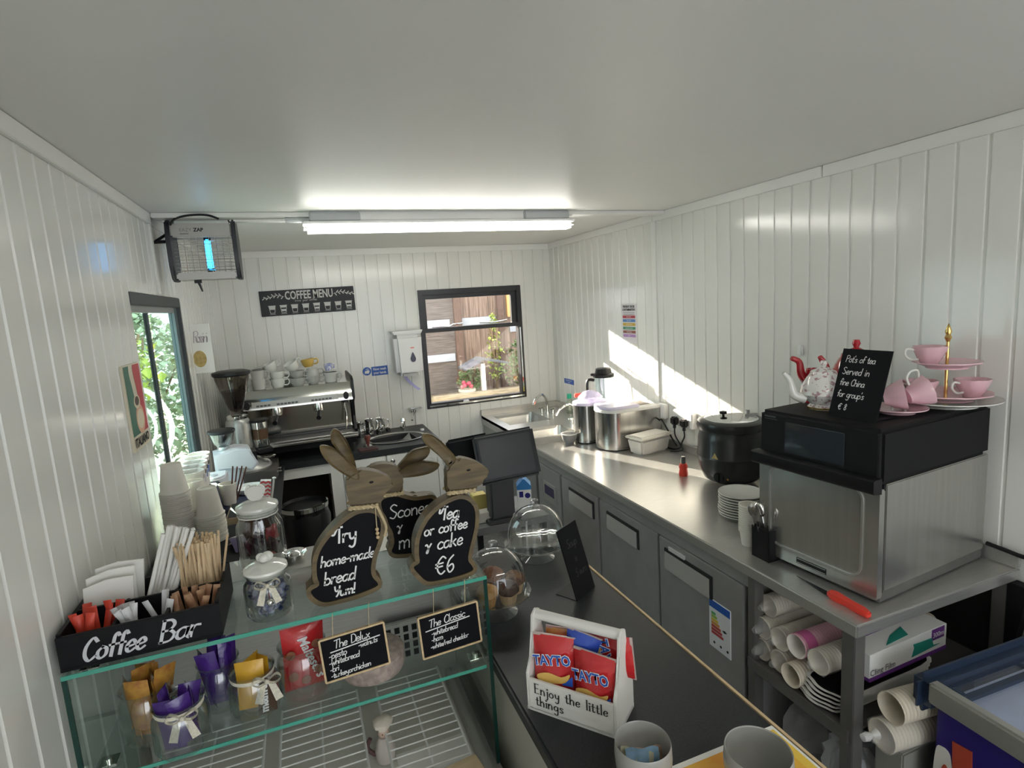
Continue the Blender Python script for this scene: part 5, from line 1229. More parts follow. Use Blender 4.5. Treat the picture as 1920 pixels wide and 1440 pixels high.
mug('grey cup alone at the right end of the coffee machine', .165, 3.82, MZ, GC, -.4, r=.046, h=.066, rr=1.2)
plate_bm(.045, .006).thing('saucer', CERAMG, 'saucer on the rightmost cup under the small patterned cup', 'saucer', loc=(.165, 3.82, MZ+.067))
mug('small blue and white patterned cup on the rightmost cup', .155, 3.82, MZ+.077, mat('blue_pattern_cup', (.75, .76, .80), .2, coat=.3, col2=(.12, .14, .42), scale=70), .3, r=.026, h=.044)
t = T('glass_cup', 'clear glass cup at the left corner of the coffee machine', 'cup', (-.325, 3.83, MZ))
b = MB(); b.lathe([(0, .003), (.028, 0), (.034, .05), (.037, .075), (.035, .075), (.031, .05), (0, .008)], seg=24); b.build('glass', GLASSJ, t)
# pitchers
for i, (x, y, h, lb) in enumerate(((.340, 4.13, .105, 'steel milk pitcher tucked against the coffee machine side'), (.405, 4.12, .125, 'tallest steel milk pitcher, in the middle of three'), (.488, 4.16, .115, 'steel milk pitcher nearest the oval basin'))):
    t = T('milk_pitcher', lb, 'pitcher', (x, y, .9), -.2, 'steel milk pitchers')
    b = MB(); b.lathe([(0, 0), (.036, 0), (.038, .006), (.038, h*.5), (.030, h*.85), (.033, h), (.031, h), (.028, h*.85), (.035, h*.5), (0, .008)], seg=28); b.build('body', CHROME, t)
    b = MB(); b.tube(crom([(.031, 0, h*.88), (.058, 0, h*.85), (.060, 0, h*.45), (.037, 0, h*.30)], 5), .0038, 7); b.build('handle', CHROME, t)
t = T('coffee_tamper', 'dark red wooden handled tamper standing on the worktop before the basin', 'tamper', (.352, 3.78, .9))
b = MB(); b.lathe([(0, 0), (.029, 0), (.029, .012), (.012, .02), (0, .02)], seg=20); b.build('base', CHROME, t)
b = MB(); b.lathe([(.010, .018), (.012, .04), (.020, .06), (.016, .08), (0, .084)], seg=18); b.build('handle', mat('dark_red_wood', (.16, .04, .03), .35), t)
b = MB(); b.box(0, .12, 0, .10, 0, .008, b=.003); b.thing('tamping_mat', mat('dark_red_mat', (.06, .018, .016), .6), 'dark red tamping mat at the front edge of the coffee worktop', 'mat', loc=(.285, 3.66, .9), rz=.1)
b = MB(); b.lathe([(0, 0), (.02, 0), (.016, .022), (0, .026)], seg=14); b.thing('basin_plug', BLACK, 'black rubber plug on the worktop behind the basin', 'plug', loc=(.545, 4.20, .9))
b = MB(); b.lathe([(0, 0), (.014, 0), (.014, .012), (0, .012)], seg=14); b.thing('drain_stopper', WHITE, 'small white stopper at the right end of the coffee worktop', 'stopper', loc=(.775, 4.06, .9))

# ---- big grinder on its knock drawer
b = MB(); b.box(-.395, -.196, 3.34, 3.64, .9, .952, b=.004); b.box(-.215, -.19, 3.345, 3.365, .915, .935)
t = b.thing('knock_drawer', mat('drawer_steel', (.30, .28, .26), .35, .9), 'low steel knock-out drawer under the big coffee grinder', 'drawer')
b = MB(); b.tube([(-.196, 3.37, .935), (-.175, 3.37, .935), (-.175, 3.44, .935), (-.196, 3.44, .935)], .004, 6); b.build('drawer_handle', CHROME, t)
GR = mat('grinder_silver', (.42, .42, .40), .32, .55, var=.08, scale=90)
t = T('big_grinder', 'tall silver coffee grinder with a cone hopper of beans', 'coffee grinder', (-.372, 3.46, .952), .25)
b = MB(); b.lathe([(0, 0), (.115, 0), (.12, .012), (.11, .035), (.08, .055), (.066, .07), (.064, .26), (.060, .285), (.052, .295), (0, .295)], seg=40, wob=lambda a, k: 1+(.25*max(0, math.cos(a)) if k in (1, 2, 3, 4) else 0)); b.build('body', GR, t)
b = MB(); b.lathe([(.052, .293), (.056, .30), (.056, .312), (.040, .318), (0, .318)], seg=32); b.build('collar', CHROME, t)
b = MB(); b.lathe([(.032, .315), (.032, .345), (.040, .36), (.088, .52), (.090, .545), (.087, .545), (.085, .52), (.037, .36), (.029, .345)], seg=40); h = b.build('hopper', thin_glass('smoky_hopper', (.66, .62, .58), .05, 1.2, .04), t)
b = MB(); b.lathe([(0, .33), (.029, .345), (.036, .36), (.067, .455), (0, .46)], seg=32); b.build('coffee_beans', mat('coffee_beans', (.025, .014, .008), .5, bump=.6, scale=160), h)
b = MB(); b.lathe([(.092, .538), (.098, .545), (.098, .560), (.07, .568), (0, .568)], seg=40); b.build('hopper_lid', BLACK, h)
b = MB(); b.lathe([(0, .12), (.040, .12), (.043, .125), (.043, .165)], (.105, -.02, 0), 28); d = b.build('doser', CHROME, t)
b = MB(); b.lathe([(.043, .225), (.043, .262), (.036, .268), (0, .270)], (.105, -.02, 0), 28); b.build('doser_band', CHROME, d)
b = MB(); b.lathe([(.042, .165), (.042, .225)], (.105, -.02, 0), 28); b.build('doser_window', mat('doser_brown', (.10, .055, .03), .15), d)
b = MB(); b.lathe([(.045, .262), (.050, .268), (.050, .276), (0, .280)], (.105, -.02, 0), 28); b.build('doser_lid', BLACK, d)
b = MB(); b.tube([(.145, -.05, .19), (.20, -.09, .195)], .008, 8); b.build('lever', BLACK, d)
b = MB(); b.box(.07, .15, -.10, -.01, .095, .118, b=.004); b.build('fork', BLACK, t)
b = MB(); b.lathe([(0, .058), (.035, .058), (.040, .064), (.030, .066), (0, .062)], (.125, -.06, 0), 20); b.build('tamping_dish', CHROME, t)
# ---- small white grinder
t = T('small_grinder', 'small white coffee grinder with a clear hopper and black lid', 'coffee grinder', (-.385, 2.97, .9), .15)
WG = mat('grinder_white', (.66, .67, .72), .3)
b = MB(); b.box(-.065, .065, -.05, .10, 0, .030, b=.008); b.box(-.058, .058, 0, .10, .03, .20, b=.014, seg=3); b.prism([(-.058, .20), (.058, .20), (.10, .17), (.13, .20), (.10, .275), (.04, .288), (-.058, .27)], -.055, .085, 'xz', b=.008); b.build('body', WG, t)
b = MB(); b.box(.105, .128, -.035, .065, .212, .258); b.build('display', BLACK, t, rot=(0, 0, 0))
b = MB(); b.lathe([(.028, .276), (.030, .30), (.046, .32), (.056, .365), (.054, .365), (.044, .322), (.026, .30)], (-.01, .02, 0), 32); h = b.build('hopper', GLASSJ, t)
b = MB(); b.lathe([(.058, .362), (.062, .368), (.060, .376), (0, .380)], (-.01, .02, 0), 32); b.build('hopper_lid', BLACK, h)
b = MB(); b.lathe([(0, .275), (.022, .278), (.024, .295), (.012, .305), (0, .306)], (-.01, .02, 0), 18); b.build('burr_cap', CHROME, h)
# ---- side counter things
t = T('white_dispenser', 'white round-fronted dispenser on the side counter before the small grinder', 'dispenser', (-.418, 2.74, .9))
b = MB(); P = [(-.05, .06), (-.05, -.03)]+[(.05*math.cos(PI+PI*i/12)*1.0, -.03+.05*math.sin(PI+PI*i/12)) for i in range(1, 12)]+[(.05, -.03), (.05, .06)]
b.prism(P, 0, .225, 'xy', b=.008); b.build('body', WG, t)
b = MB(); b.lathe([(0, 0), (.018, 0), (.020, .003), (.012, .004), (0, .003)], (0, -.02, .225), 20); b.build('button', mat('button_grey', (.42, .44, .50), .4), t)
b = MB(); b.box(-.50, -.385, 2.28, 2.66, .9, 1.115, b=.004); b.thing('dark_riser', mat('navy_box', (.03, .03, .05), .5), 'dark box on the side counter lifting a row of printed cups', 'box')
PC = mat('printed_cup', (.80, .78, .74), .6)
o = None
pl_ = ('nearest', 'second', 'third', 'fourth', 'farthest')
for i in range(5):
    loc = (-.428-.005*i, 2.33+.075*i, 1.1155); lb = f'white printed paper cup, {pl_[i]} in the row by the sliding glass'
    if o is None:
        o = T('printed_cup', lb, 'paper cup', loc, 0, 'printed cups in a row')
        b = MB(); b.lathe([(0, .002), (.029, 0), (.040, .128), (.0435, .129), (.0435, .136), (.039, .136), (.027, .006), (0, .006)], seg=30); b.build('cup', PC, o)
        for nm, c, a0, a1, z0, z1 in (('red_print', (.62, .06, .06), -1.7, -1.2, .02, .045), ('blue_print', (.05, .15, .50), -1.3, -.7, .055, .085), ('dark_print', (.08, .07, .07), -1.2, -.5, .088, .104)):
            b = MB(); n = 6; R_ = lambda z: .0292+.011*z/.128+.0004
            b.add([(R_(z)*math.cos(a0+(a1-a0)*k/n), R_(z)*math.sin(a0+(a1-a0)*k/n), z) for z in (z0, z1) for k in range(n+1)], [(k, k+1, n+2+k, n+1+k) for k in range(n)]); b.build(nm, mat(nm+'_ink', c, .5), o)
    else: dup(o, loc, rz=.15*i, label=lb)
# perforated crate with upturned cup stacks
t = T('mesh_crate', 'black perforated crate on the side counter under the upturned cups', 'crate', (-.505, 1.715, .9))
b = MB(); b.box(0, .31, 0, .50, 0, .160, b=.004); b.build('body', BLACKM, t)
b = MB()
for i in range(12):
    for j in range(7): b.cyl((.3095, .03+.012*i, .05+.013*j+.006*(i % 2)), .003, .001, 'x', 6)
b.build('perforations', mat('mesh_holes', (.10, .10, .10), .6), t)
CZ = .9+.1605
def upturned(lab0, grp, x, y, n):
    b = MB(); r0, r1, h = .029, .0425, .096
    b.lathe([(r1-.002, 0), (r1+.001, .000), (r1+.0032, .0012), (r1+.0032, .0038), (r1-.001, .0050), (r0, h), (r0-.0015, h), (r0-.002, h-.006), (0, h-.006), (0, h-.008), (r0-.004, h-.008), (r1-.003, .006)], seg=36)
    c = b.thing('paper_cup', CUPW, lab_stack(n, 'upturned white paper cup', lab0)(0), 'paper cup', grp, loc=(x, y, CZ))
    for i in range(1, n): dup(c, (x+random.uniform(-.0008, .0008), y, CZ+.0068*i), 0, lab_stack(n, 'upturned white paper cup', lab0)(i))
upturned('the tallest stack', 'tall stack of upturned cups', -.442, 2.10, 28)
upturned('the short right stack', 'short stack of upturned cups', -.346, 2.09, 14)
upturned('the half-hidden rear stack', 'hidden stack of upturned cups', -.398, 2.185, 15)
# cup of stirrers, saucers, straw box, sachets
t = T('stirrer_cup', 'white paper cup holding brown stirrers on the side counter', 'paper cup', (-.345, 2.56, 1.035))
b = MB(); b.lathe([(0, .002), (.024, 0), (.034, .084), (.036, .085), (.036, .09), (.032, .09), (.022, .006), (0, .006)], seg=26); b.build('cup', CUPW, t)
o = None
for i in range(4):
    loc = (-.340+.007*i, 2.56+.008*(i % 2), 1.045); rot = (.1*(i % 2), .16+.07*i, 0)
    if o is None:
        b = MB(); b.cyl((0, 0, 0), .003, .15, seg=8); o = b.thing('brown_stirrer', mat('brown_stirrer_m', (.13, .045, .03), .5), 'thin brown stirrer standing in the white paper cup', 'stirrer', 'brown stirrers in the cup', loc=loc, rot=rot)
    else: dup(o, loc, rot=rot)
b = MB(); b.box(-.395, -.22, 2.48, 2.80, .9, 1.034, b=.003); b.thing('navy_box', mat('navy_card', (.02, .025, .06), .5), 'dark navy box on the side counter under the white lids tray', 'box')
b = MB(); b.lathe([(0, .0), (.045, 0), (.055, .012), (.060, .024), (.057, .024), (.050, .012), (0, .004)], seg=28, sx=1.1); b.thing('white_dish', WHITE, 'white oval dish on the navy box beside the stirrer cup', 'dish', loc=(-.283, 2.70, 1.035))
b = MB(); b.box(-.33, -.215, 2.28, 2.46, .9, 1.062, b=.002); t = b.thing('tan_carton', mat('tan_card', (.42, .33, .22), .7), 'open tan carton on the side counter behind the tall jar', 'carton')
b = MB(); b.box(-.325, -.22, 2.285, 2.455, 1.0618, 1.0632); b.build('mouth_shade', VOID, t)  # black sheet on the solid box paints its dark inside
t = T('straw_carton', 'red and white zigzag carton leaning on the side counter', 'carton', (-.222, 2.43, 1.063), rot=(0, .16, .0))
b = MB(); b.box(0, .040, 0, .025, 0, .085); b.build('carton', WHITE, t)
b = MB(FR((0, -.0006, 0), (1, 0, 0), (0, 0, 1)))
for k in range(5): b.ribbon([(.002, .012+k*.016), (.011, .018+k*.016), (.020, .012+k*.016), (.029, .018+k*.016), (.038, .012+k*.016)], .0075)
b.build('zigzag_print', mat('zigzag_red', (.75, .08, .10), .5), t, 0)
b = MB(); b.tube([(.045, .012, .0), (.050, .012, .090)], .004, 8); b.ball((.051, .012, .094), .008, 10, 0, (1, 1, .6)); b.build('white_pin', WHITE, t)
o = None
for i in range(5):
    loc = (-.262+.010*i-.02*(i % 2), 2.03+.012*((i*3) % 5), 1.0615+.003*i); rot = (PI/2-.3+.12*i, .3*(i % 3)-.2, .5*i)
    if o is None: o = packet(.05, .06, .010).thing('cream_sachet', mat('cream_sachet_m', (.66, .58, .44), .5, col2=(.75, .72, .66), scale=30), 'crumpled cream sachet heaped on the black crate by the cups', 'sachet', 'cream sachets on the crate', loc=loc, rot=rot)
    else: dup(o, loc, rot=rot)
o = packet(.06, .075, .02).thing('dark_sachet', mat('violet_sachet', (.09, .07, .16), .3), 'dark violet sachet on the black crate below the cream sachets', 'sachet', loc=(-.235, 1.93, 1.0615), rot=(-1.2, .1, .4))
o = packet(.07, .10, .03).thing('red_packet', mat('red_packet_m', (.40, .03, .03), .35, coat=.3), 'red packet standing on the side counter beside the tan carton', 'packet', loc=(-.192, 2.20, .9), rot=(0, .05, .6))
# pedal bin and floor things under the coffee counter
t = T('pedal_bin', 'black bin with a steel rim in the open space under the coffee counter', 'bin', (-.075, 3.32, 0))
b = MB(); b.lathe([(0, 0), (.105, 0), (.115, .02), (.125, .72), (0, .72)], seg=36); b.build('drum', mat('bin_black', (.012, .012, .014), .22, coat=.3), t)
b = MB(); b.lathe([(.124, .715), (.130, .718), (.130, .742), (.122, .744)], seg=40); b.build('rim', CHROME, t)
b = MB(); b.lathe([(.122, .742), (.116, .725), (.05, .722), (0, .722)], seg=36); b.build('lid', BLACK, t)
b = MB(); b.lathe([(.124, .70), (.133, .66), (.131, .55), (.137, .45), (.126, .40)], seg=30, wob=lambda a, k: 1+.03*math.sin(7*a+2*k)); b.build('liner', mat('bin_bag', (.015, .015, .017), .25), t)
b = MB(); b.box(0, .16, 0, .12, 0, .46, b=.004); b.thing('white_carton', mat('white_carton_m', (.55, .54, .52), .6), 'white carton on the floor in front of the bin', 'carton', loc=(-.02, 2.95, 0), rz=.1)
b = MB(); b.box(0, .06, 0, .10, 0, .47, b=.003); b.thing('tan_board', mat('tan_board_m', (.50, .36, .18), .7), 'upright tan board on the floor left of the white carton', 'board', loc=(-.10, 2.93, 0))

# ---------------------------------------------------------------- on the walls
# coffee menu board
t = T('coffee_menu_board', 'long black Coffee Menu board on the back wall above the coffee machine', 'menu board', (-.222, YB-.001, 1.800), rot=(0, -.012, 0))
b = MB(); b.box(0, .632, -.012, 0, 0, .174, b=.002); b.build('board', mat('menu_black', (.018, .018, .024), .55), t)
CH2 = mat('menu_white', (.66, .66, .64), .7)
F0 = FR((0, -.0126, 0), (1, 0, 0), (0, 0, 1))
btext('COFFEE MENU', .080, CH2, t, FR((.325, -.0127, .108), (1, 0, 0), (0, 0, 1)), sx=.62, bold=.0018)
m = MB(F0); write(m, 'know your coffee', .225, .090, .016, .0014, .25, 1.25); m.build('script_line', CH2, t, 0)
for x0, d in ((.160, -1), (.490, 1)):
    m = MB(F0)
    m.ribbon(crom([(x0, .128), (x0+d*.05, .140), (x0+d*.10, .126), (x0+d*.135, .132)], 4), .0018)
    for i in range(11):
        u = i/10; x = x0+d*(.008+.122*u); z = .131+.008*math.sin(u*5); s = (1 if i % 2 else -1); l_ = .016*(1-.45*u)
        m.ribbon([(x, z), (x+d*.006, z+s*l_*.5), (x+d*.012, z+s*l_)], .0055, 0, .0002)
    m.build('leaf_sprig', CH2, t, 0)
for i in range(8):
    x = .052+.0735*i; m = MB(F0)
    m.ribbon([(x, .070), (x+.007, .020), (x+.007, .020), (x+.035, .020), (x+.035, .020), (x+.042, .070)], .003); m.ribbon([(x-.002, .070), (x+.044, .070)], .004)
    f = (.52, .30, .52, .55, .35, .50, .52, .30)[i]
    lo, hi = .070-f*.05, .068
    m.add([(x+.003, lo, .0001), (x+.039, lo, .0001), (x+.041, hi, .0001), (x+.001, hi, .0001)], [(0, 1, 2, 3)])
    if i in (1, 4, 7): m.add([(x+.007, .030, .0001), (x+.035, .030, .0001), (x+.036, .044, .0001), (x+.006, .044, .0001)], [(0, 1, 2, 3)])
    m.ribbon([(x+.002, .012), (x+.040, .012)], .0018); m.build('cup_drawing', CH2, t, 0)
# wash-hands signs
b = MB(); b.lathe([(0, 0), (.031, 0), (.031, .002), (0, .002)], (0, 0, 0), 32, 0, 'y'); t = b.thing('round_sign', SIGNBLUE, 'round blue hand-washing sign on the back wall', 'sign', loc=(.445, YB-.0025, 1.352))
m = MB(FR((0, -.0006, 0), (1, 0, 0), (0, 0, 1))); m.add([(-.018, -.016, 0), (.012, -.018, 0), (.020, .002, 0), (.006, .010, 0), (-.004, .002, 0), (-.014, .004, 0)], [(0, 1, 2, 3, 4, 5)]); m.ribbon([(-.006, .012), (.004, .018), (.014, .014)], .004); m.build('hand_mark', CHALKW, t, 0)
b = MB(); b.box(-.060, .060, 0, .002, -.034, .034); t = b.thing('wash_sign', SIGNBLUE, 'blue rectangular Now wash your hands sign on the back wall', 'sign', loc=(.539, YB-.0025, 1.348), rot=(0, -.01, 0))
btext('Now wash', .026, CHALKW, t, FR((0, -.0006, .006), (1, 0, 0), (0, 0, 1)), sx=.85, bold=.0006); btext('your hands', .026, CHALKW, t, FR((0, -.0006, -.022), (1, 0, 0), (0, 0, 1)), sx=.80, bold=.0006)
b = MB(); b.box(-.002, 0, -.085, .085, -.022, .018); t = b.thing('wash_sign', SIGNBLUE, 'small blue notice on the right wall above the sink bottles', 'sign', loc=(XR-.0005, 4.03, 1.138))
btext('Now wash your', .017, CHALKW, t, FR((-.0026, 0, .001), (0, -1, 0), (0, 0, 1)), sx=.9); btext('hands', .017, CHALKW, t, FR((-.0026, 0, -.016), (0, -1, 0), (0, 0, 1)), sx=.9)
# dispenser
t = T('towel_dispenser', 'white hand towel dispenser with a dark drop mark left of the back window', 'dispenser', (.745, YB, 1.30))
b = MB(); b.box(-.105, .105, -.15, 0, .0, .31, b=.03, seg=4, taper=(.008, .004)); b.build('case', WHITE, t)
b = MB(); b.prism([(-.10, .31), (.10, .31), (.112, .335), (-.112, .335)], -.155, -.002, 'xz', b=.006); b.build('top_cap', WHITE, t)
m = MB(FR((.025, -.1506, .13), (1, 0, 0), (0, 0, 1))); m.add([(p[0], p[1], 0) for p in crom([(0, .045), (.016, .012), (.020, -.008), (.010, -.026), (-.010, -.026), (-.020, -.008), (-.016, .012)], 4, True)], [tuple(range(28))]); m.build('drop_window', mat('drop_dark', (.02, .02, .05), .15), t, 0)
b = MB(); b.box(.012, .038, -.1512, -.149, .205, .211); b.build('red_mark', REDP, t)
b = MB(); b.prism([(-.055, 0), (.055, 0), (.055, .02), (-.055, .02)], -.148, -.02, 'xz'); b.build('outlet', mat('outlet_grey', (.45, .45, .44), .4), t)
b = MB(); n = 10
P = [(.705+.006*i+.0012*i*i*.5, 4.20, 1.30-.013*i) for i in range(n)]
b.add([(p[0]-.012, p[1]-.01, p[2]) for p in P]+[(p[0]+.012, p[1]+.006*math.sin(i), p[2]+.004) for i, p in enumerate(P)], [(i, i+1, n+i+1, n+i) for i in range(n-1)])
b.thing('paper_tail', mat('lilac_paper', (.36, .36, .62), .7), 'twisted lilac paper strip hanging from the towel dispenser', 'paper towel')
# cross contamination poster
b = MB(); b.box(-.0025, 0, -.086, .086, -.124, .124); t = b.thing('hygiene_poster', mat('poster_white', (.76, .74, .76), .45), 'tall hygiene poster with coloured bars on the right wall', 'poster', loc=(XR-.0005, 3.122, 1.614))
pf = lambda z: FR((-.0032, 0, z), (0, -1, 0), (0, 0, 1))
btext('PREVENT CROSS', .019, BLACKM, t, pf(.098), sx=.95, bold=.0008); btext('CONTAMINATION', .019, BLACKM, t, pf(.079), sx=.90, bold=.0008)
for i, (w1, c) in enumerate((('RAW MEAT', (.45, .05, .07)), ('RAW FISH', (.10, .25, .58)), ('COOKED MEAT', (.62, .42, .05)), ('SALADS & FRUITS', (.05, .28, .15)), ('VEGETABLES', (.28, .10, .07)), ('DAIRY', (.45, .25, .55)))):
    b = MB(); z = .040-i*.024; b.box(-.0032, -.0025, -.072, .072, z-.009, z+.009); o = b.build('colour_bar', mat('poster_bar_'+'abcdef'[i], c, .5), t)
    btext(w1, .011, CHALKW, t, FR((-.0038, 0, z-.004), (0, -1, 0), (0, 0, 1)), 'bar_text')
b = MB()
for z in (.066, .056): b.box(-.0031, -.0025, -.065, .065, z-.002, z+.002)
b.build('small_print', mat('poster_grey', (.35, .33, .36), .6), t)
# Italiano tin sign
t = T('cafe_sign', 'tall Italiano coffee sign in green, cream and red on the left wall', 'sign', (XL, 2.115, 1.406), rot=(0, 0, 0))
b = MB(); b.box(0, .008, -.095, .095, 0, .272, b=.001); b.build('tin', mat('sign_cream', (.68, .62, .48), .4), t)
sf = FR((.0085, -.095, 0), (0, 1, 0), (0, 0, 1))
curve = [(.062, .272), (.058, .24), (.070, .20), (.082, .15), (.085, .10), (.088, .048)]
c2 = [(.108, .272), (.104, .24), (.114, .20), (.122, .15), (.120, .10), (.118, .048)]
m = MB(sf); m.add([(x, z, .0002) for x, z in [(0.004, .048), (.004, .268)]+[(x, min(z, .268)) for x, z in crom(curve, 3)]], [tuple(range(2+16))]); m.build('green_band', mat('italian_green', (.03, .15, .10), .4), t, 0)
m = MB(sf); m.add([(x, z, .0002) for x, z in [(.186, .048), (.186, .268)]+[(x, min(z, .268)) for x, z in crom(c2, 3)]], [tuple(range(2+16))]); m.build('red_band', mat('italian_red', (.50, .04, .05), .4), t, 0)
m = MB(sf); m.lathe([(0, .0004), (.048, .0004)], (.112, .092, 0), 28); m.build('saucer_print', mat('saucer_tan', (.70, .40, .26), .5), t, 0)
m = MB(sf); m.lathe([(0, .0006), (.040, .0006)], (.112, .092, 0), 28, 0, 'z', 1, .8); m.lathe([(0, .0006), (.036, .0006)], (.098, .150, 0), 28, 0, 'z', 1, .62); m.build('cup_print', mat('cup_cream', (.76, .66, .50), .5), t, 0)
m = MB(sf); m.lathe([(0, .0008), (.025, .0008)], (.098, .152, 0), 24, 0, 'z', 1, .6); m.build('coffee_print', mat('coffee_dark', (.06, .025, .015), .4), t, 0)
btext('ITALIANO', .040, BLACKM, t, FR((.0092, 0, .012), (0, 1, 0), (0, 0, 1)), sx=.92, bold=.0012)
# small projecting board with a cursive word and a gold roundel
t = T('projecting_board', 'small white board past the sliding glass with a cursive word and gold roundel', 'sign', (XL, 3.32, 1.53))
b = MB(); b.box(0, .090, 0, .006, 0, .255, b=.001); b.build('board', WPAINT, t)
m = MB(FR((.007, -.0006, .135), (.35, 0, .94), (-.94, 0, .35))); m = MB(FR((.006, -.0006, .140), (1, 0, 0), (0, 0, 1))); write(m, 'Rossini', 0, .02, .060, .0032, .12, .50, nib=.35, sx=.75); m.build('lettering', mat('sticker_mauve', (.30, .22, .27), .5), t, 0)
b = MB(); b.lathe([(0, 0), (1, 0), (1, .0015), (0, .0015)], (.028, -.0018, .075), 32, 0, 'y', .043, .031); b.build('roundel', mat('roundel_gold', (.50, .36, .12), .45, var=.3, scale=60), t)
# insect zapper on its chains
t = T('insect_zapper', 'electric insect zapper with a glowing blue tube hanging in the left corner', 'insect zapper', (-.335, 2.80, 1.975))
w_, h_ = .115, .232
b = MB(); b.box(-w_, w_, -.055, .055, h_-.055, h_, b=.006); b.build('top_housing', mat('zapper_steel', (.36, .35, .33), .32, .8), t)
b = MB(); b.box(-w_, w_, -.055, .055, 0, .030, b=.006); b.build('bottom_tray', MT['zapper_steel'], t)
for s in (-1, 1):
    b = MB(); b.prism(crom([(-.060, .01), (-.075, .12), (-.060, .235), (.0, .245), (.060, .235), (.075, .12), (.060, .01), (0, -.004)], 4, True), s*w_, s*(w_+.018), 'yz', b=.005); b.build('end_cap', mat('zapper_black', (.02, .02, .028), .4), t)
b = MB()
for i in range(10): z = .036+i*.0155; b.tube([(-w_, -.050, z), (w_, -.050, z)], .0012, 5)
for i in range(9): x = -w_+.02+i*.024; b.tube([(x, -.050, .03), (x, -.050, h_-.055)], .0012, 5)
b.build('guard_grille', CHROME, t)
b = MB()
for i in range(12): z = .040+i*.011; b.tube([(-w_+.01, -.018, z), (w_-.01, -.018, z)], .0009, 5)
b.build('kill_grid', CHROME, t)
b = MB(); b.cyl((.012, -.002, .045), .012, .125, seg=16); b.build('blue_tube', mat('uv_tube', (.1, .5, 1), .3, emit=(.03, .42, 1.0), estr=5.5), t)
b = MB(); b.cyl((.012, .0, .165), .014, .02, seg=14); b.cyl((.012, .0, .028), .014, .02, seg=14); b.build('tube_holder', BLACK, t)
btext('EAZY', .020, mat('zapper_print_grey', (.16, .16, .155), .5), t, FR((-.058, -.0556, h_-.034), (1, 0, 0), (0, 0, 1)), sx=.95); btext('ZAP', .020, BLACK, t, FR((-.010, -.0556, h_-.034), (1, 0, 0), (0, 0, 1)), bold=.0008)
b = MB(); b.box(-.080, -.048, -.0558, -.055, h_-.044, h_-.042); b.build('logo_line', BLACK, t)
b = MB(); b.box(-.055, -.028, -.03, -.01, -.014, .0); b.tube([(-.040, -.02, -.01), (-.030, -.02, -.05)], [.006, .003], 7); b.build('pull_switch', BLACK, t)
b = MB(); b.tube([(-.108, 0, .240), (-.108, 0, .268)], .003, 6); b.build('hook', BLACK, t)
b = MB(); b.tube([(.108, 0, .240), (.100, 0, .268)], .003, 6); b.build('hook', BLACK, t)
b = MB(); b.tube(crom([(-.445, 2.74, 2.20), (-.42, 2.72, 2.222), (-.36, 2.70, 2.232), (-.30, 2.70, 2.232), (-.26, 2.72, 2.22)], 5), .005, 6); b.thing('zapper_cable', BLACK, 'short black cable looping over the insect zapper', 'cable')
b = MB(); b.tube([(-.458, 2.78, 2.175), (-.505, 2.74, 2.135)], .006, 6); b.tube([(-.458, 2.78, 2.138), (-.512, 2.74, 2.132)], .007, 6); b.thing('zapper_strap', BLACK, 'black strap tying the insect zapper to the left wall', 'strap')

# ---------------------------------------------------------------- till
t = T('till_terminal', 'black till terminal with a tilted screen on the small grey table', 'till', (.83, 2.52, .75))
TG = mat('till_plastic', (.014, .016, .018), .42, spec=.3)
b = MB(); b.box(-.085, .085, -.07, .10, 0, .018, b=.006); b.box(-.065, .060, -.055, .02, .018, .27, b=.012, seg=3); b.build('stand', mat('till_stand', (.05, .05, .05), .45), t)
b = MB(); b.M = Matrix.Translation((.020, -.090, .335)) @ Matrix.Rotation(-.10, 4, 'Z') @ Matrix.Rotation(-.30, 4, 'X') @ Matrix.Rotation(-.06, 4, 'Y'); M1 = b.M.copy()
b.box(-.148, .148, -.015, .022, -.115, .115, b=.012, seg=3); s = b.build('screen_case', TG, t)
b = MB(M1); b.box(-.125, .125, -.0162, -.014, -.092, .092); b.build('screen', mat('till_screen', (.016, .020, .024), .25, spec=.3), s)
b = MB(M1); b.box(-.02, .06, .02, .07, -.06, .05, b=.01); b.build('screen_hub', TG, t)
b = MB(); b.M = Matrix.Translation((-.115, .075, .335)) @ Matrix.Rotation(.18, 4, 'Z') @ Matrix.Rotation(.2, 4, 'X'); b.box(-.125, .10, -.012, .014, -.085, .085, b=.012, seg=3); b.tube([(0, .0, -.05), (.06, -.07, -.09)], .015, 8); b.build('second_screen', TG, t)
t = T('milk_carton', 'white milk carton with a blue roof-top on the till table', 'carton', (.975, 2.56, .75), -.35)
b = MB(); b.box(-.035, .035, -.035, .035, 0, .135); b.build('carton', PAPER, t)
b = MB(); b.prism([(-.0355, .118), (.0355, .118), (.0355, .137), (.004, .172), (-.004, .172), (-.0355, .137)], -.0355, .0355, 'xz'); b.build('blue_roof', mat('milk_blue', (.03, .22, .55), .4), t)
b = MB(); b.box(-.025, -.005, -.0362, -.035, .08, .11); b.box(-.036, -.035, -.02, .01, .05, .09); b.lathe([(0, 0), (.014, 0), (.014, .001), (0, .001)], (.016, -.0365, .088), 16, 0, 'y'); b.build('carton_print', NAVY, t)
b = MB(); b.box(0, .07, 0, .06, 0, .10, b=.002); b.thing('yellow_box', mat('yellow_card', (.62, .50, .16), .6), 'yellow box on the till table behind the right rabbit', 'box', loc=(.725, 2.62, .75))
b = MB(); b.box(0, .12, 0, .06, 0, .05, b=.002); b.thing('pale_box', mat('pale_card', (.55, .52, .46), .6), 'pale low box on the till table left of the till', 'box', loc=(.690, 2.50, .75))
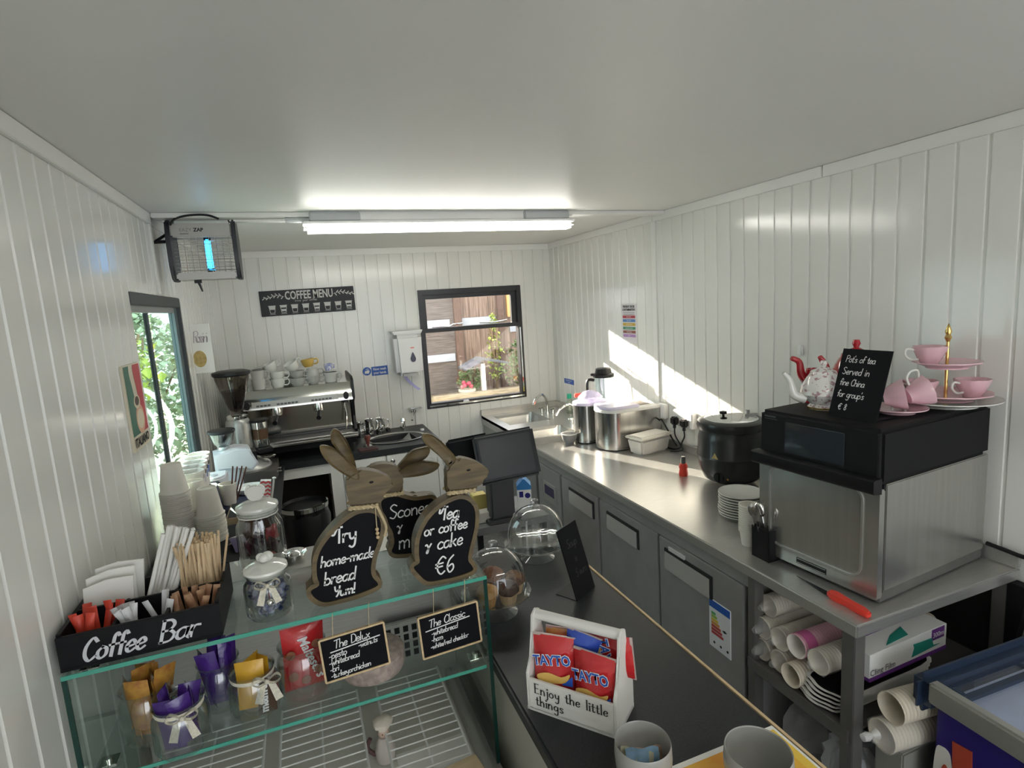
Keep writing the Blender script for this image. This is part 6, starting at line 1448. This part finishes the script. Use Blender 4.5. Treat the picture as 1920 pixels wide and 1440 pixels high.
b = MB(); b.tube(crom([(.93, 2.434, .74), (.925, 2.43, .68), (.92, 2.43, .56), (.90, 2.44, .40), (.92, 2.46, .2), (.93, 2.48, .005)], 5), .004, 6); b.thing('till_cable', mat('pale_cable', (.5, .48, .46), .5), 'pale cable hanging from the till table', 'cable')

# ---------------------------------------------------------------- on the serving counter
def cakestand(lab, x, y, r, plate_h, dome_h):
    t = T('cake_stand', lab, 'cake stand', (x, y, .9))
    b = MB(); b.lathe([(.056, .0), (.060, .004), (.040, .014), (.020, plate_h*.55), (.024, plate_h-.006), (0, plate_h-.006)], seg=36); b.build('foot', GLASSJ, t)
    b = MB(); b.lathe([(0, plate_h-.004), (r*.8, plate_h-.003), (r*1.07, plate_h+.010), (r*1.07, plate_h+.013), (r*.8, plate_h+.002), (0, plate_h+.001)], seg=48, wob=lambda a, k: 1+.012*math.cos(16*a)); b.build('plate', GLASSJ, t)
    b = MB(); pr = [(r*.93, plate_h+.004)]+[(r*.95*math.cos(a*PI/2/9)**.8 if a < 9 else .0, plate_h+.03+(dome_h-.03)*math.sin(a*PI/2/9)) for a in range(10)]; pr[-1] = (0, plate_h+dome_h)
    b.lathe(pr, seg=48); d = b.build('dome', GLASSJ, t)
    b = MB(); z = plate_h+dome_h-.002; b.lathe([(.013, z), (.016, z+.004), (.012, z+.008), (.015, z+.016), (.014, z+.026), (.008, z+.030), (0, z+.031)], seg=20); b.build('dome_knob', thin_glass('knob_glass', (.93, .94, .94), .05, 2.2, .10), d)
    return t
cakestand('glass domed cake stand full of muffins beside the display case', .455, 1.475, .096, .056, .140)
cakestand('empty glass domed cake stand behind the muffin stand', .700, 1.745, .106, .050, .140)
MUF = mat('muffin_gold', (.52, .27, .08), .75, var=.25, scale=50, bump=.3); MUC = mat('muffin_choc', (.075, .032, .022), .75, var=.3, scale=50, bump=.4); MUR = mat('muffin_brown', (.26, .10, .05), .75, var=.4, scale=45, bump=.4); CASEP = mat('muffin_case', (.55, .40, .24), .7)
def muffin(lab, dx, dy, m_, case, s=1.0, dz=0):
    t = T('muffin', lab, 'muffin', (.455+dx, 1.475+dy, .9+.0575+dz))
    b = MB(); b.lathe([(0, 0), (.018*s, 0), (.024*s, .026*s), (0, .026*s)], seg=26, wob=lambda a, k: 1+.03*math.cos(13*a)); b.build('case', case, t)
    b = MB(); b.lathe([(.022*s, .024*s), (.029*s, .030*s), (.027*s, .042*s), (.015*s, .052*s), (0, .055*s)], seg=20, wob=lambda a, k: 1+.05*math.sin(3*a+k)+.03*math.sin(7*a)); b.build('top', m_, t)
muffin('golden muffin at the front left under the glass dome', -.040, -.045, MUF, MUF, 1.1)
muffin('chocolate muffin in a pale case at the front of the dome', .018, -.055, MUC, CASEP, 1.15)
muffin('brown muffin at the back left under the dome', -.050, .022, MUR, MUR, 1.15)
muffin('reddish brown muffin at the middle back of the dome', .004, .040, MUR, MUR, 1.2)
muffin('chocolate chip muffin at the right under the dome', .055, -.010, mat('muffin_chip', (.30, .16, .08), .8, col2=(.06, .025, .02), scale=60, bump=.4), CASEP, 1.15)
# little black menu
t = T('menu_stand', 'small black L-shaped menu stand on the serving counter', 'menu stand', (.690, 1.425, .9), rot=(0, 0, .54))
b = MB(); b.M = FR((0, 0, 0), (1, 0, 0), (0, .30, 1)); b.box(0, .105, 0, .215, -.002, .0015); b.build('board', BLACKM, t)
b = MB(); b.box(-.0, .105, .0, .075, 0, .002); b.build('foot', BLACK, t, loc=(0, -.0, 0))
m = MB(FR((0, 0, 0), (1, 0, 0), (0, .30, 1))); write(m, 'Soup', .025, .150, .026, .0015, .2, z=.0022); write(m, 'is', .045, .105, .020, .0012, .2, z=.0022); write(m, '5 euro', .030, .062, .022, .0012, .2, z=.0022); m.build('lettering', mat('faint_chalk', (.07, .07, .07), .8), t, 0)
# white caddy of crisps
t = T('snack_caddy', 'white wooden carry caddy of crisps lettered Enjoy the little things', 'caddy', (.386, 1.074, .9), math.atan2(-.162, .132))
cw, cd = .209, .107
b = MB(); b.box(0, cw, 0, cd, 0, .008); b.box(0.006, cw-.006, 0, .007, .004, .076, b=.001); b.box(0.006, cw-.006, cd-.007, cd, .004, .076, b=.001); b.build('box', WPAINT, t)
for x in (0, cw-.007):
    b = MB(); b.prism([(0, 0), (cd, 0), (cd, .088), (cd*.80, .115), (cd*.70, .165), (cd*.66, .205), (cd*.5, .214), (cd*.34, .205), (cd*.30, .165), (cd*.20, .115), (0, .088)], x, x+.007, 'yz', b=.0015); b.build('end_panel', WPAINT, t)
b = MB(); b.cyl((.005, cd/2, .200), .0115, cw-.010, 'x', 20); b.build('handle', WPAINT, t)
m = MB(FR((0, -.0005, 0), (1, 0, 0), (0, 0, 1)))
write(m, 'Enjoy the little', .020, .046, .0225, .0031, 0, 1.24, nib=0.05, serif=.0018); write(m, 'things', .022, .018, .0225, .0031, 0, 1.24, nib=0.05, serif=.0018)
m.build('lettering', mat('ink_black', (.015, .015, .015), .6), t, 0)
cr = t
CM = Matrix.Translation((.386, 1.074, .9)) @ Matrix.Rotation(math.atan2(-.162, .132), 4, 'Z')
WHO = mat('logo_white', (.85, .85, .85), .4); BLU = mat('logo_blue', (.02, .10, .50), .3)
def crispbag(lab, lx, ly, lz, tilt, rz, w, h, side=1, logo=True, roll=0, m_=None, lg=.56):
    p = CM @ Vector((lx, ly, lz))
    o = packet(w, h, .034, .010).thing('crisp_bag', m_ or REDF, lab, 'crisp bag', loc=p, rot=(tilt, roll, math.atan2(-.162, .132)+rz))
    for za, zb in ((h-.005, h+.001), (-.001, .004)):
        b = MB(); b.box(-w/2, w/2, -.0012, .0012, za, zb); b.build('crimped_seal', mat('seal_silver', (.62, .50, .48), .3, .5), o)
    yy = -.0172*side
    if logo:
        for mm, off, bd in ((WHO, .0, .0022), (BLU, .0006, .0006)):
            btext('TAYTO', .0315, mm, o, FR((0, yy-off*side*1.5-.0008*side, h*lg), (side, 0, .12), (-.12*side, 0, 1)), sx=.82, bold=bd)
        b = MB(FR((0, yy-.0004*side, 0), (side, 0, 0), (0, 0, 1)))
        b.add([(x*w, z*h, 0) for x, z in crom([(-.36, .36), (-.1, .42), (.20, .38), (.40, .45), (.30, .30), (0, .25), (-.30, .26)], 3, True)], [tuple(range(21))]); b.build('crisps_print', CRISP, o, 0)
        b = MB(FR((0, yy-.0003*side, 0), (side, 0, 0), (0, 0, 1))); b.add([(.20*w, .25*h, .0001), (.46*w, .25*h, .0001), (.46*w, .42*h, .0001)], [(0, 1, 2)]); b.build('blue_corner', BLU, o, 0)
    return o
crispbag('red crisp bag at the front left of the white caddy', .056, .030, .034, -.08, .16, .098, .135)
crispbag('red crisp bag at the front right of the white caddy', .150, .028, .026, -.06, -.10, .100, .130)
crispbag('red crisp bag lying on its side at the back right of the caddy', .112, .078, .130, .06, .03, .095, .112, 1, True, 1.50, lg=.42)
crispbag('blue crisp bag turned sideways at the back of the caddy', .085, .072, .022, .12, .1, .080, .165, 1, False, .22, BLUEF)
crispbag('red and gold crisp bag at the back left of the caddy', .046, .076, .020, .05, .3, .080, .150, 1, False, .10, mat('red_gold_foil', (.55, .03, .04), .25, coat=.4, col2=(.66, .42, .12), scale=18))
# papers, mugs, notes
b = MB(); b.box(0, .17, 0, .14, 0, .0006); b.thing('white_sheet', PAPER, 'plain white sheet under the grey mug of banknotes', 'paper', loc=(.415, .665, .9003), rz=.05)
t = T('orange_poster', 'orange and yellow poster with a white border lying on the serving counter', 'poster', (.545, .50, .9012), 0)
b = MB(); b.box(0, .277, 0, .310, 0, .0008); b.build('sheet', PAPER, t)
b = MB(); b.box(.012, .265, .012, .298, .0008, .0012); b.build('orange_print', mat('poster_orange', (.75, .33, .03), .5, col2=(.80, .50, .06), scale=11), t)
m = MB(); m.ribbon([(.262, .30-.005), (.262, .2), (.262, .02)], .018, 0, .0014); m.build('yellow_border', mat('poster_yellow', (.80, .55, .08), .5), t, 0)
m = MB(FR((.262, .060, 0), (0, 1, 0), (-1, 0, 0))); write(m, 'not with', 0, -.004, .012, .0016, .1, 1.2, z=.0018); m.build('lettering', MT['ink_black'], t, 0)
def tipmug(nm, lab, x, y, r, h):
    t = T(nm, lab, 'mug', (x, y, .9022))
    b = MB(); b.lathe([(0, 0), (r*.70, 0), (r*.78, .006), (r*.95, h*.4), (r, h*.75), (r*.97, h-.002), (r*.95, h), (r*.925, h-.002), (r*.94, h*.75), (r*.88, h*.4), (r*.70, .014), (0, .010)], seg=48); b.build('bowl', mat('warm_grey_glaze', (.34, .335, .315), .22, coat=.3), t); return t
tipmug('tip_mug', 'grey mug with banknotes standing on the serving counter', .500, .790, .052, .098)
t = tipmug('tip_mug', 'wide grey mug with a black label on the orange poster', .668, .688, .058, .100)
n = 10; b = MB(); a0, a1 = -2.6, -1.75
b.add([((.0590+(.0 if z < .09 else -.001))*math.cos(a0+(a1-a0)*k/n), .0590*math.sin(a0+(a1-a0)*k/n), z) for z in (.02, .088) for k in range(n+1)], [(k, k+1, n+2+k, n+1+k) for k in range(n)]); l = b.build('black_label', BLACK, t)
b = MB(); rr_ = .0594
for R_, N_ in ((.017, 24), (.020, 24)):
    P = [(rr_*math.cos(-2.1+R_*math.cos(2*PI*i/N_)/rr_), rr_*math.sin(-2.1+R_*math.cos(2*PI*i/N_)/rr_), .062+R_*math.sin(2*PI*i/N_)) for i in range(N_)]; b.tube(P, .0006, 4, closed=True)
b.build('ring_mark', CHALKW, l)
for i, (c, dx, dy, rz, lb) in enumerate((((.32, .52, .72), 0, -.006, .1, 'folded pale blue banknote at the front of the mug'), ((.72, .68, .48), -.012, .004, -.2, 'folded cream banknote at the left in the mug'), ((.62, .40, .32), .014, .006, .3, 'folded reddish banknote at the right in the mug'), ((.60, .62, .36), .004, .012, .0, 'folded yellow-green banknote at the back in the mug'))):
    b = MB(); n = 6; pts = [(-.030+.060*k/n, .004*math.sin(k*1.6)) for k in range(n+1)]; vs = []
    for z in (.0, .066-.006*i): vs += [(x, y, z) for x, y in pts]
    m_ = n+1; b.add(vs, [(k, k+1, m_+k+1, m_+k) for k in range(n)]); b.add([(x, y+.0008, z) for x, y, z in vs], [(k, m_+k, m_+k+1, k+1) for k in range(n)])
    b.thing('banknote', mat('note_'+'abcd'[i], c, .6, var=.35, scale=40), lb, 'banknote', 'banknotes in the mug', smooth=60, loc=(.500+dx, .790+dy, .9145), rot=(-.20, .05*(i-1), rz-.5))
